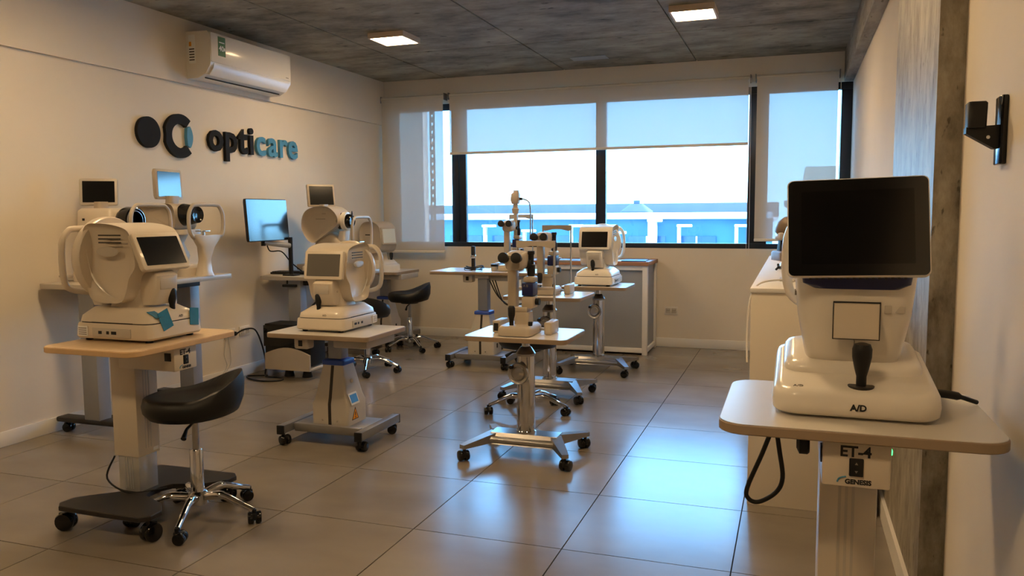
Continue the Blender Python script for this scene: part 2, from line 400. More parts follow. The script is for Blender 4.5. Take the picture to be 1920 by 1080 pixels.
def blind(x0_, x1_, zb, label, z1_=2.372):
    t = thing('roller_blind', label, 'blind', ((x0_ + x1_) / 2, YB - 0.05, z1_), 0, 'roller blinds on the window wall')
    hw = (x1_ - x0_) / 2
    cyl('roller_tube', 0.024, -hw + 0.006, hw - 0.006, 'white_trim', t, rot=ry(90))
    bm = bmesh.new(); N = 12; zz0 = zb - z1_ + 0.01
    vv = [[bm.verts.new((x, -0.025, zz0 * (1 - k / N))) for k in range(N + 1)] for x in (-hw + 0.012, hw - 0.012)]
    for k in range(N): bm.faces.new((vv[0][k], vv[1][k], vv[1][k + 1], vv[0][k + 1]))
    finish('fabric', bm, 'blind_fabric', t)
    bx('bottom_bar', -hw + 0.01, hw - 0.01, -0.033, -0.017, zb - z1_ - 0.012, zb - z1_ + 0.012, 'white_trim', t, 0.004)
    for s in (-1, 1): bx('bracket', s * hw - 0.004, s * hw + 0.004, -0.03, 0.05, -0.035, 0.03, 'grey_metal', t, 0.001)
    return t
blind(-3.955, -3.258, 0.855, 'tall roller blind pulled fully down beside the side wall with the sign')
b2 = blind(-3.213, -0.388, 1.815, 'widest roller blind, pulled halfway down over the two middle window panes')
b3 = blind(-0.345, 0.325, 0.985, 'roller blind pulled down over the window pane beside the concrete beam')
tube('pull_chain', [(1.418, -0.03, 0), (1.422, -0.032, -0.7), (1.425, -0.03, -1.45), (1.412, -0.03, -1.5), (1.402, -0.03, -1.45), (1.408, -0.028, -0.7), (1.41, -0.03, 0)], 0.002, 'plastic_bright', b2, 6, 5)
tube('pull_chain', [(0.342, -0.03, 0), (0.345, -0.032, -0.6), (0.34, -0.03, -1.3)], 0.0025, 'plastic_bright', b3, 6, 5)

# ------------------------------------------------------------------ outside
og = struct(bx('ground_outside', -60, 40, 7.6, 120, -5.2, -5.0, 'out_dark'), 'paved yard far below the window')
nb = thing('warehouse', 'long low blue building with white roof edge outside the window', 'building', (0, 24, -5))
bx('facade', -26, -0.6, 0, 0.3, 0, 6.05, 'out_wall', nb); bx('roof', -26, -0.6, 0.3, 9, 5.95, 6.05, 'out_white', nb)
bx('roof_edge', -26, -0.6, -0.35, 0.3, 6.05, 6.24, 'out_white', nb, 0.02)
bx('upper_roof_edge', -26, -0.6, 8.6, 9.0, 6.05, 6.62, 'out_dark', nb, 0.02)
for k in range(16):
    x = -25 + k * 1.45
    w = bx('window', x, x + 1.1, -0.05, 0.0, 4.6, 5.55, 'out_glass', nb); bx('window_frame', x + 0.53, x + 0.58, -0.08, -0.05, 4.6, 5.55, 'out_white', w)
for x, w, h in ((-9.2, 0.1, 5.9), (-7.9, 0.1, 5.75), (-6.4, 0.08, 5.9), (-5.1, 0.1, 5.7), (-4.05, 0.26, 6.05), (-3.2, 0.1, 5.9), (-1.6, 0.1, 5.9)):
    bx('downpipe', x, x + w, -0.5, -0.36, 0, h, 'out_white', nb, 0.02)
    bx('lamp_arm', x, x + 0.42, -0.62, -0.4, h - 0.08, h, 'out_white', nb, 0.02)
hut = thing('roof_hut', 'small grey roof hut on top of the long blue building', 'hut', (-5.2, 28, 1.05))
loft('hut_body', [(0, 0.5, 0.5, 0, 0, 8), (0.25, 0.5, 0.5, 0, 0, 8), (0.5, 0.2, 0.2, 0, 0, 6)], 'out_dark', hut)
bx('vent', -0.1, 0.1, -0.1, 0.1, 0.45, 0.62, 'out_dark', hut)
hb = thing('beige_building', 'beige concrete building with white lower wall outside the window beside the beam', 'building', (2.2, 20, -5))
bx('wall', -2.35, 6, 0, 6, 0, 6.35, 'out_white', hb); bx('parapet', -2.45, 6, -0.1, 6, 6.35, 6.5, 'out_dark', hb, 0.02); bx('upper_storey', -2.0, 6, 0.5, 6, 6.5, 7.3, 'out_beige', hb)
# perforated outer shutter guide outside the narrow pane
pg = thing('shutter_guide', 'white pillar with perforated metal strip outside the narrow window pane', 'shutter', (-3.72, YB + 0.3, 0.9))
bx('pillar', -0.45, 0.05, 0, 0.12, -5.9, 1.6, 'out_white', pg)
bx('strip_bracket', 0.0, 0.08, 0.115, 0.126, 1.45, 1.5, 'out_dark', pg)
bm = bmesh.new()
for x in (0.058, 0.098): b_box(bm, (0.018, 0.01, 1.8), (x + 0.02, 0.13, 0.7))
for k in range(21): b_box(bm, (0.03, 0.01, 0.053), (0.098, 0.13, -0.1 + k * 0.083))
finish('perforated_strip', bm, 'out_dark', pg)

# ------------------------------------------------------------------ ceiling lamps
def lamp(x, y, label):
    t = thing('ceiling_light', label, 'lamp', (x, y, ZC), 0, 'square ceiling lights')
    bm = bmesh.new(); s, w = 0.145, 0.014
    for sx, sy, ax in ((1, 0, 0), (-1, 0, 0), (0, 1, 1), (0, -1, 1)):
        b_box(bm, ((w, 2 * s, 0.04) if ax == 0 else (2 * s - 2 * w, w, 0.04)), (sx * (s - w / 2), sy * (s - w / 2), -0.02), 0)
    b_box(bm, (2 * s - 2 * w, 2 * s - 2 * w, 0.012), (0, 0, -0.006))
    finish('lamp_frame', bm, 'lamp_frame', t)
    bx('diffuser', -s + w, s - w, -s + w, s - w, -0.037, -0.03, 'lamp_diffuser', t)
lamp(-2.86, 5.53, 'square ceiling light nearest the air conditioner, lit warm white')
lamp(-0.66, 5.53, 'square ceiling light between the middle of the window and the concrete beam')
for yy in (2.9, 0.27):
    for xx in (-2.86, -0.66): lamp(xx, yy, 'square warm white ceiling light in the front half of the room')

# ------------------------------------------------------------------ air conditioner
ac = thing('air_conditioner', 'white split air conditioner high on the wall above the sign', 'air conditioner', (XL + 0.022, 5.035, 2.16))
prof = [(0.0, 0.0), (0.09, 0.0), (0.155, 0.03), (0.195, 0.085), (0.2, 0.11), (0.195, 0.285), (0.175, 0.31), (0.0, 0.315)]
bm = bmesh.new(); rings = [[Vector((a, y, b)) for a, b in prof] for y in (-0.46, 0.46)]
b_rings(bm, rings); finish('housing', bm, 'plastic_bright', ac)
bx('front_panel', 0.193, 0.203, -0.455, 0.455, 0.105, 0.3, 'plastic_bright', ac, 0.003)
bm = bmesh.new(); rings = [[Vector((a, y, b)) for a, b in [(0.16, 0.02), (0.198, 0.07), (0.203, 0.098), (0.196, 0.098), (0.19, 0.075), (0.155, 0.028)]] for y in (-0.43, 0.44)]
b_rings(bm, rings); finish('air_flap', bm, 'plastic_bright', ac)
box('flap_slot', (0.006, 0.84, 0.006), (0.115, 0, 0.007), 'black', ac, 0.0, ry(-25))
lab = bx('energy_label', 0.203, 0.2045, -0.385, -0.31, 0.155, 0.285, 'green_sticker', ac)
text('lettering', '40', 0.05, 'paper', lab, Matrix.Translation((0.2048, -0.352, 0.205)) @ rz(90) @ FRONT, off=0.0008)
bx('print_mark', 0.2044, 0.2049, -0.325, -0.314, 0.195, 0.215, 'paper', lab); bx('print_mark', 0.2044, 0.2049, -0.375, -0.32, 0.243, 0.25, 'paper', lab)
sl = bx('side_label', 0.02, 0.075, -0.4612, -0.46, 0.1, 0.29, 'paper', ac)
bx('label_patch', 0.025, 0.045, -0.4616, -0.4612, 0.215, 0.245, 'warning', sl)
for k in range(5): bx('print_line', 0.025, 0.068, -0.4616, -0.4612, 0.12 + k * 0.018, 0.127 + k * 0.018, 'ink', sl)
bx('print_mark', 0.2028, 0.2034, 0.39, 0.425, 0.123, 0.128, 'ink_grey', ac)

# ------------------------------------------------------------------ wall sign
sg = thing('wall_sign', 'raised black and blue emblem and lettering mounted on the side wall', 'sign', (XL, 4.2, 1.765))
MX = Matrix(((0, 0, 1, 0), (1, 0, 0, 0), (0, 1, 0, 0), (0, 0, 0, 1)))   # (a,b,ext)->(y,z,x)
slab('emblem_disc', [(0.1 * math.cos(a * PI / 20), 0.1 * math.sin(a * PI / 20)) for a in range(40)], 0.0, 0.025, 'sign_black', sg, 0.0005, MX)
def arcpoly(ro, ri, a0, a1, cx, cz, n=28):
    o = [(cx + ro * math.cos(math.radians(a0 + (a1 - a0) * i / n)), cz + ro * math.sin(math.radians(a0 + (a1 - a0) * i / n))) for i in range(n + 1)]
    return o + [(cx + ri * math.cos(math.radians(a1 - (a1 - a0) * i / n)), cz + ri * math.sin(math.radians(a1 - (a1 - a0) * i / n))) for i in range(n + 1)]
def flat(name, poly, ext, m, parent, M):
    bm = bmesh.new(); b_rings(bm, [[M @ Vector((a, b, 0)) for a, b in poly], [M @ Vector((a, b, ext)) for a, b in poly]])
    return finish(name, bm, m, parent, 30)
co_ = arcpoly(0.148, 0.082, 48, 312, 0.285, 0.0)
def dent(p):
    d = math.hypot(p[0] - 0.0, p[1]);  # concave bite on the side facing the disc
    return p if d > 0.15 else (p[0] * 0.15 / max(d, 1e-4), p[1] * 0.15 / max(d, 1e-4))
flat('emblem_ring', [dent(q) for q in co_], 0.025, 'sign_black', sg, MX)
flat('emblem_accent', arcpoly(0.118, 0.1, -38, 38, 0.285, 0.0, 10)[:11] + [(0.35, 0.06), (0.345, 0.0), (0.35, -0.06)], 0.025, 'sign_blue', sg, MX)
yy = 0.56
for ch, w, m_ in (('o', 0.165, 'sign_black'), ('p', 0.165, 'sign_black'), ('t', 0.115, 'sign_black'), ('i', 0.085, 'sign_black'), ('c', 0.145, 'sign_blue'), ('a', 0.155, 'sign_blue'), ('r', 0.12, 'sign_blue'), ('e', 0.155, 'sign_blue')):
    text('letter', ch, 0.29, m_, sg, MX @ Matrix.Translation((yy + w / 2, 0.02, 0.012)), 0.012, 0.0085 if m_ == 'sign_black' else 0.006)
    yy += w

# ------------------------------------------------------------------ shared part builders
_cm = {}
def caster(parent, x, y, h=0.075, ang=0.0, brake=False):
    """twin-wheel caster whose top is at height h, standing on z=0 of the parent"""
    key = round(h, 3)
    if key not in _cm:
        r = h * 0.40
        bm = bmesh.new(); b_lathe(bm, [(0.008, h * 0.7), (0.008, h)], n=10)
        b_box(bm, (0.016, r * 1.7, r * 1.2), (0, 0.008, r * 1.35), 0.004)
        a = finish('caster', bm, 'black')
        bm = bmesh.new()
        for s in (-1, 1): b_lathe(bm, [(r * 0.5, -0.0125), (r * 0.9, -0.011), (r, -0.006), (r, 0.006), (r * 0.9, 0.011), (r * 0.5, 0.0125)], (s * 0.0145, 0.012, r), ry(90), 18)
        b = finish('wheel', bm, 'black_gloss')
        _cm[key] = (a, b); first = True
    else: first = False
    a, b = _cm[key]; M = Matrix.Translation((x, y, 0)) @ Matrix.Rotation(ang, 4, 'Z')
    if first: a.parent = parent; a.matrix_local = M; b.parent = a
    else:
        c = share(a, 'caster', parent, M); share(b, 'wheel', c, Matrix())
def stool(loc, rot, label, zs=0.41, spin=20):
    t = thing('stool', label, 'stool', (loc[0], loc[1], 0), rot, 'black saddle stools')
    # seat: back of the seat is +Y local
    bm = bmesh.new(); n = 36; rings = []
    def edge(a, k):
        x = 0.185 * k * math.cos(a); y = 0.195 * k * math.sin(a); return x, y
    def rise(y): return 0.096 * max(0, (y + 0.03) / 0.22) ** 1.6
    for k, z, up in ((0.05, 0.004, 0), (0.6, 0.0, 0.05), (0.88, 0.006, 0.2), (0.98, 0.03, 0.45), (1.0, 0.055, 0.8), (0.96, 0.082, 1.0), (0.86, 0.09, 1.0), (0.6, 0.082, 0.55), (0.3, 0.078, 0.3), (0.03, 0.078, 0.2)):
        rings.append([Vector((*edge(2 * PI * i / n, k), zs + z + up * rise(edge(2 * PI * i / n, k)[1]))) for i in range(n)])
    b_rings(bm, rings); finish('seat', bm, 'leather', t, 60)
    lathe('seat_plate', [(0.08, zs - 0.012), (0.08, zs + 0.004)], 'dark_metal', t)
    cyl('piston', 0.0135, 0.25, zs - 0.01, 'steel', t)
    lathe('gas_sleeve', [(0.026, 0.08), (0.026, 0.285), (0.023, 0.29), (0.015, 0.292)], 'chrome', t)
    lathe('hub', [(0.024, 0.06), (0.042, 0.068), (0.044, 0.105), (0.03, 0.118)], 'chrome', t)
    tube('lever', [(0.02, 0, zs - 0.016), (0.1, -0.03, zs - 0.03), (0.14, -0.04, zs - 0.055)], [0.005, 0.006, 0.011], 'black', t, 8)
    for k in range(5):
        a = math.radians(spin + 72 * k); d = Vector((math.cos(a), math.sin(a), 0))
        pts = [d * 0.03 + Vector((0, 0, 0.095)), d * 0.11 + Vector((0, 0, 0.106)), d * 0.19 + Vector((0, 0, 0.078)), d * 0.25 + Vector((0, 0, 0.056))]
        tube('leg', pts, [0.018] * 7 + [0.014] * 6 + [0.012] * 6, 'chrome', t, 10, 6)
        caster(t, d.x * 0.255, d.y * 0.255, 0.06, a + 0.6 * k)
    return t

def tabletop(t, w, d, z, m, em, r=0.05, cx=0, cy=0, th=0.022):
    o = slab('tabletop', rrect(w, d, r, 6, cx, cy), z - th, z - 0.0016, em, t, 0.002)
    slab('laminate', rrect(w - 0.004, d - 0.004, r, 6, cx, cy), z - 0.0018, z, m, o, 0.0006)
    return o
def et4_table(loc, rot, z, label, top_m, edge_m, w=0.56, d=0.455):
    """two-stage square lift column, operator side -Y local"""
    t = thing('instrument_table', label, 'table', (loc[0], loc[1], 0), rot, 'motorised instrument tables')
    tabletop(t, w, d, z, top_m, edge_m, 0.055)
    cy = 0.065
    cb = box('control_box', (0.125, 0.28, 0.095), (0, -0.06, z - 0.022 - 0.0475), 'plastic', t, 0.004)
    sw = box('switch', (0.026, 0.006, 0.036), (0.0, -0.2015, z - 0.076), 'black', cb, 0.002)
    for q in (-1, 1): flat('arrow_mark', [(-0.003, q * 0.006), (0.003, q * 0.006), (0, q * 0.011)], 0.0006, 'ink_grey', sw, Matrix.Translation((0, -0.2044, z - 0.076)) @ XZY)
    text('lettering', 'ET-4', 0.03, 'ink', cb, Matrix.Translation((-0.002, -0.2003, z - 0.046)) @ FRONT, off=0.0008)
    text('lettering', 'GENESIS', 0.013, 'ink', cb, Matrix.Translation((0.004, -0.2003, z - 0.106)) @ FRONT, off=0.0006)
    tube('logo_arc', [(-0.034, -0.2003, z - 0.108), (-0.03, -0.2003, z - 0.1), (-0.018, -0.2003, z - 0.096)], 0.0016, 'sign_blue', cb, 6, 4)
    box('socket', (0.004, 0.03, 0.032), (-0.0635, -0.17, z - 0.06), 'black', cb, 0.001)
    zo = 0.255
    oc = box('outer_column', (0.118, 0.125, z - 0.022 - zo), (0, cy, (z - 0.022 + zo) / 2), 'plastic', t, 0.004)
    for k in range(3): bx('groove', -0.02 + k * 0.014, -0.014 + k * 0.014, cy - 0.0632, cy - 0.0615, zo + 0.03, z - 0.13, 'plastic_grey', oc)
    bx('column_label', 0.02, 0.048, cy - 0.0634, cy - 0.062, zo + 0.01, zo + 0.024, 'paper', oc)
    ic = box('inner_column', (0.1, 0.105, zo), (0, cy, 0.105 + zo / 2), 'clear_alu', t, 0.003)
    for k in range(4): bx('groove', -0.0505, -0.0495, cy - 0.022 + k * 0.012, cy - 0.018 + k * 0.012, 0.12, zo, 'alu', ic)
    P = []
    hw, hd, wa = 0.275, 0.225, 0.085
    for sx, sy in ((1, 1), (-1, 1), (-1, -1), (1, -1)):
        seq = [(hw, hd - 0.03), (hw - 0.03, hd), (hw - 0.09, hd - 0.005), (hw - 0.15, hd - 0.06), (hw - 0.2, wa + 0.02), (0.03, wa)]
        if sx * sy < 0: seq = seq[::-1]
        P += [(sx * a, sy * b if b > 0.12 or sy > 0 else -0.02 - (b - wa)) for a, b in seq]
    slab('base_plate', P, 0.09, 0.11, 'dark_metal', t, 0.003)
    for sx in (-1, 1):
        for sy in (-1, 1): caster(t, sx * (hw - 0.045), sy * (hd - 0.03), 0.09, sx * 0.7 + sy)
    tube('power_cord', [(-0.05, cy + 0.07, 0.25), (-0.075, cy + 0.09, 0.16), (-0.07, cy - 0.02, 0.112), (0.02, -0.06, 0.112)], 0.004, 'black', t, 8, 6)
    return t
def lift_table(loc, rot, z, w, d, label, cx=0, cy=0, top_m='top_white', edge_m='edge_taupe', marks=False, group='tapered pedestal lift tables'):
    t = thing('instrument_table', label, 'table', (loc[0], loc[1], 0), rot, group)
    tabletop(t, w, d, z, top_m, edge_m, 0.03, cx, cy, 0.025)
    bm = bmesh.new(); b_box(bm, (0.12, 0.1, 0.03), (0, 0, z - 0.04), 0.006)
    cb = finish('control_box', bm, 'plastic', t)
    cb2 = box('switch_box', (0.085, 0.07, 0.065), (-0.13, -d / 2 + cy + 0.1, z - 0.058), 'plastic', t, 0.012, seg=3)
    box('switch', (0.024, 0.005, 0.032), (-0.13, -d / 2 + cy + 0.064, z - 0.058), 'black', cb2, 0.002)
    bx('drive_box', 0.06, 0.26, -d / 2 + 0.08 + cy, d / 2 - 0.06 + cy, z - 0.075, z - 0.026, 'plastic_grey', t, 0.006)
    zt = 0.45
    lp = box('lift_post', (0.082, 0.075, z - 0.04 - zt), (0, 0, (z - 0.04 + zt) / 2), 'grey_leg', t, 0.004)
    loft('collar', [(zt - 0.03, 0.067, 0.062, 0, 0, 12), (zt - 0.008, 0.067, 0.062, 0, 0, 12), (zt - 0.004, 0.063, 0.058, 0, 0, 12)], 'blue_collar', t)
    ped = loft('pedestal', [(0.1, 0.112, 0.1, 0, 0, 14), (0.215, 0.112, 0.1, 0, 0, 14), (0.25, 0.098, 0.09, 0, 0, 14), (zt - 0.03, 0.062, 0.058, 0, 0, 14)], 'plastic_grey', t, ang=30)
    def fy(zz):
        return -(0.101 if zz < 0.2151 else 0.091 if zz < 0.2501 else 0.059)
    bm = bmesh.new()
    b_rings(bm, [[Vector((s * 0.009, fy(zz) + dy, zz)) for s, dy in ((-1, 0), (1, 0), (1, 0.01), (-1, 0.01))] for zz in (0.1, 0.215, 0.25, zt - 0.032)])
    finish('stripe', bm, 'dark_metal', ped)
    for s in (-1, 1):
        lathe('screw', [(0.005, 0), (0.005, 0.003)], 'chrome', ped, (s * 0.045, -0.099, 0.125), rx(90), 10)
    bx('socket', 0.1105, 0.115, -0.02, 0.0, 0.15, 0.185, 'black', ped) if not marks else None
    if marks:
        st = box('sticker', (0.085, 0.0015, 0.065), (0.108, -0.03, 0.24), 'paper', ped, 0, rz(90) @ rx(-20))
        box('sticker_print', (0.068, 0.0015, 0.045), (0.1088, -0.03, 0.2403), 'sticker_blue', st, 0, rz(90) @ rx(-20))
        tri = [(-0.035, 0), (0.035, 0), (0, 0.068)]
        w1 = flat('warning_sign', tri, 0.0012, 'ink', ped, Matrix.Translation((0.1115, -0.025, 0.125)) @ MX)
        flat('warning_face', [(-0.028, 0.004), (0.028, 0.004), (0, 0.058)], 0.0006, 'warning', w1, Matrix.Translation((0.1127, -0.025, 0.125)) @ MX)
        text('lettering', '!', 0.045, 'ink', w1, Matrix.Translation((0.1136, -0.025, 0.148)) @ rz(90) @ FRONT, 0.0003, 0.001)
        lathe('lock', [(0.011, 0), (0.011, 0.004)], 'chrome', ped, (0.082, -0.01, 0.33), ry(80), 14)
    bx('cross_bar', -0.235, 0.235, -0.12, 0.12, 0.075, 0.1, 'grey_metal', t, 0.003)
    bx('front_rail', -0.2, 0.2, -0.135, -0.105, 0.062, 0.105, 'grey_metal', t, 0.003)
    for s in (-1, 1):
        sb = box('side_rail', (0.042, 0.42, 0.045), (s * 0.235, 0, 0.085), 'grey_metal', t, 0.003)
        for q in (-1, 1):
            box('end_cap', (0.044, 0.012, 0.05), (s * 0.235, q * 0.212, 0.083), 'black', sb, 0.004)
            caster(t, s * 0.235, q * 0.185, 0.066, s + q)
    return t
def chrome_table(loc, z, w, d, label, spin=0):
    t = thing('instrument_table', label, 'table', (loc[0], loc[1], 0), 0, 'chrome pillar tables')
    tabletop(t, w, d, z, 'top_white', 'edge_taupe', 0.035, th=0.024)
    lathe('inner_pole', [(0.021, z - 0.16), (0.021, z - 0.03)], 'chrome', t)
    lathe('top_flange', [(0.05, z - 0.036), (0.07, z - 0.024)], 'dark_metal', t)
    zc = z - 0.105
    lathe('cone_collar', [(0.047, zc - 0.012), (0.05, zc), (0.03, zc + 0.03), (0.022, zc + 0.036)], 'steel', t)
    lathe('pillar', [(0.05, 0.118), (0.05, 0.13), (0.0455, 0.132), (0.0455, zc - 0.01)], 'chrome', t, n=32)
    hw = lathe('hand_wheel', [(0.02, 0), (0.05, 0.004), (0.056, 0.012), (0.052, 0.022), (0.044, 0.02), (0.036, 0.012), (0.03, 0.018), (0.012, 0.02)], 'steel', t, (-0.02, -0.05, z - 0.2), rx(90) @ Matrix(), 32)
    lathe('crank_knob', [(0.008, 0), (0.011, 0.01), (0.009, 0.03)], 'black', hw, (-0.05, -0.064, z - 0.165), rx(90), 12)
    bx('hub_cap', -0.012, 0.012, -0.0745, -0.069, z - 0.205, z - 0.195, 'plastic_grey', hw)
    bm = bmesh.new()
    b_rings(bm, [[Vector((x, a, b)) for a, b in ((-0.075, 0.062), (-0.05, 0.118), (0.05, 0.118), (0.075, 0.062))] for x in (-0.175, 0.175)])
    finish('base_beam', bm, 'steel', t)
    tube('kick_bar', [(-0.172, -0.07, 0.085), (0.172, -0.07, 0.085)], 0.017, 'steel', t, 14)
    for sx in (-1, 1):
        for sy in (-1, 1):
            bm = bmesh.new()
            A = Vector((sx * 0.16, sy * 0.02, 0)); B = Vector((sx * 0.265, sy * 0.215, 0)); dd = (B - A).normalized(); nn = Vector((-dd.y, dd.x, 0))
            rg = []
            for P_, hw_, za, zb in ((A, 0.03, 0.068, 0.118), (B, 0.017, 0.066, 0.086)):
                rg.append([P_ + nn * hw_ + Vector((0, 0, za)), P_ - nn * hw_ + Vector((0, 0, za)), P_ - nn * hw_ + Vector((0, 0, zb)), P_ + nn * hw_ + Vector((0, 0, zb))])
            b_rings(bm, rg); finish('leg', bm, 'steel', t)
            caster(t, sx * 0.258, sy * 0.2, 0.068, spin + sx * sy * 0.5)
    return t

def arch(t, y, hw, z0, z1, m, r=0.011, bottom=True, flat_=1.0):
    pts = []
    if bottom: pts += [(-0.03, y - 0.03, z0 - 0.02)]
    pts += [(-hw * 0.8, y, z0), (-hw, y, z0 + 0.05), (-hw, y, z1 - 0.06), (-hw + 0.03, y, z1 - 0.01), (-hw + 0.07, y, z1), (hw - 0.07, y, z1), (hw - 0.03, y, z1 - 0.01), (hw, y, z1 - 0.06), (hw, y, z0 + 0.05), (hw * 0.8, y, z0)]
    if bottom: pts += [(0.03, y - 0.03, z0 - 0.02)]
    return tube('head_rest', pts, r, m, t, 10, 4, flat_)
def monitor(t, w, h, th, M, body='plastic', screen='screen', bez=0.014, name='monitor', sr=0.003):
    """flat monitor facing -Y local of M, centre at origin of M"""
    bm = bmesh.new(); rings = []
    for y, ins in ((th, 0.012), (th * 0.6, 0.0), (0.003, 0.0), (0.0, 0.003)):
        rings.append([M @ Vector((a, y, b)) for a, b in rrect(w - 2 * ins, h - 2 * ins, 0.012, 4)])
    b_rings(bm, rings); o = finish(name, bm, body, t, 40)
    bm = bmesh.new(); rings = [[M @ Vector((a, y, b)) for a, b in rrect(w - 2 * bez, h - 2 * bez, sr, 4)] for y in (0.002, -0.0012)]
    b_rings(bm, rings); finish('screen', bm, screen, o)
    return o
def joystick(t, x, y, z, h=0.085):
    lathe('joystick', [(0.011, z), (0.011, z + h * 0.3), (0.017, z + h * 0.55), (0.018, z + h * 0.9), (0.012, z + h)], 'black', t, (x, y, 0), n=16)

def refractor(loc, rot, label, disc=0.15, tapes=False, body='plastic', group='white table-top refractors', marks=True, sz='screen', mt=-12, ports=1, joy=-0.03, mw=0.235):
    """operator side -Y, patient side +Y, z=0 on the table"""
    t = thing('eye_refractor', label, 'medical device', loc, rot, group)
    P = rrect(0.30, 0.38, 0.03, 5)
    bm = bmesh.new(); rings = []
    for z, s in ((0.012, 0.97), (0.02, 1.0), (0.066, 0.975), (0.072, 0.96)):
        rings.append([Vector((a * s, b * s, z)) for a, b in P])
    b_rings(bm, rings); base = finish('base', bm, body, t, 40)
    for sx in (-1, 1):
        for sy in (-1, 1): lathe('foot', [(0.014, 0), (0.014, 0.013)], 'black', base, (sx * 0.11, sy * 0.15, 0), n=12)
    px = 0.151 * ports
    if marks:
        pp = bx('port_panel', px - 0.002, px + 0.002, -0.1, 0.09, 0.02, 0.055, 'plastic_grey', base, 0.001)
        for k, w in enumerate((0.024, 0.012, 0.016)):
            a = (-0.085 if ports > 0 else -0.03) + k * 0.036; s_ = px + 0.0025 * ports
            bx('port', s_ - 0.001, s_ + 0.001, a, a + w, 0.032, 0.044, 'black', pp)
        lb = bx('rating_label', px - 0.001 + 0.0002, px + 0.001 + 0.0002, 0.115, 0.165, 0.02, 0.06, 'paper', base)
        for k in range(4): bx('print_line', px + 0.0006 * ports, px + 0.0017 * ports, 0.12, 0.16, 0.026 + k * 0.008, 0.029 + k * 0.008, 'ink_grey', lb)
    loft('gap_seam', [(0.07, 0.142, 0.18, 0, 0, 8), (0.077, 0.142, 0.18, 0, 0, 8)], 'black', base)
    slide = loft('slide', [(0.076, 0.142, 0.182, 0, 0.0, 9), (0.1, 0.138, 0.178, 0, 0, 8), (0.122, 0.112, 0.15, 0, 0.01, 6), (0.13, 0.1, 0.14, 0, 0.012, 6)], body, t, ang=60)
    text('lettering', 'A/D', 0.014, 'ink_grey', slide, Matrix.Translation((0.03, -0.181, 0.09)) @ FRONT, off=0.0003)
    joystick(t, joy, -0.14, 0.105, 0.095)
    loft('neck', [(0.12, 0.08, 0.09, 0, -0.0, 5), (0.17, 0.068, 0.085, 0, -0.0, 4), (0.2, 0.07, 0.09, 0, 0, 4)], body, t)
    lower = loft('printer_unit', [(0.14, 0.06, 0.04, 0, -0.09, 5), (0.19, 0.062, 0.05, 0, -0.1, 6), (0.255, 0.062, 0.05, 0, -0.105, 6), (0.275, 0.055, 0.04, 0, -0.09, 5)], body, t)
    box('printer_slot', (0.085, 0.004, 0.05), (0, -0.152, 0.225), 'plastic_grey', lower, 0.002)
    lathe('knob', [(0.006, 0), (0.006, 0.004)], 'plastic_grey', lower, (0.062, -0.1, 0.21), ry(90), 10)
    hous = profile('housing', [(-0.115, 0.30), (-0.10, 0.38), (-0.085, 0.43), (-0.03, 0.452), (0.06, 0.462), (0.125, 0.452), (0.15, 0.38), (0.145, 0.28), (0.128, 0.2), (0.10, 0.158), (0.02, 0.15), (-0.04, 0.158), (-0.066, 0.2), (-0.082, 0.25)], -0.128, 0.128, body, t, 0.03, 4, 5)
    # moulding line swooping down each side, vents and oval badge
    for s in (-1, 1):
        tube('swoosh', [(s * 0.1285, 0.125, 0.36), (s * 0.129, 0.10, 0.26), (s * 0.129, 0.04, 0.195), (s * 0.128, -0.02, 0.17)], [0.001] * 8 + [0.004] * 8 + [0.001] * 9, 'plastic_bright', hous, 6, 8) if True else None
        for k in range(3): bx('vent', s * 0.128 - 0.0015, s * 0.128 + 0.0015, -0.05, 0.06, 0.385 + k * 0.014, 0.39 + k * 0.014, 'dark_metal', hous)
        lathe('badge', [(0.034, 0), (0.034, 0.002), (0.03, 0.004)], 'plastic_grey', hous, (s * 0.126, 0.02, 0.352), Matrix.Diagonal((1, 1.6, 0.58, 1)) @ ry(90 * s), 24)
    # round face plate at the patient end
    if disc:
        lathe('face_disc', [(disc * 0.6, -0.02), (disc * 0.97, -0.02), (disc, -0.012), (disc, 0.012), (disc * 0.93, 0.028), (disc * 0.5, 0.045), (0.03, 0.05)], body, t, (0, 0.145, 0.32), rx(-90), 36, 50)
        lathe('lens', [(0.03, 0), (0.03, 0.012), (0.024, 0.014)], 'black_gloss', t, (0, 0.19, 0.33), rx(-90), 20)
    arch(t, 0.225, 0.15, 0.2, 0.44, body, 0.0125)
    loft('chin_rest', [(0.13, 0.045, 0.03, 0, 0.17, 4), (0.19, 0.04, 0.03, 0, 0.2, 4), (0.21, 0.05, 0.03, 0, 0.22, 3)], body, t)
    monitor(t, mw, 0.155, 0.035, Matrix.Translation((0, -0.13, 0.353)) @ rx(mt), body, sz, 0.018)
    if tapes:
        box('blue_tape', (0.055, 0.002, 0.075), (-0.06, -0.186, 0.085), 'tape', base, 0.0, ry(-18) @ rx(-6))
        box('blue_tape', (0.04, 0.002, 0.05), (-0.09, -0.165, 0.108), 'tape', base, 0.0, rx(-65))
        box('blue_tape', (0.05, 0.002, 0.07), (0.1, -0.186, 0.08), 'tape', base, 0.0, ry(8) @ rx(-6))
    return t

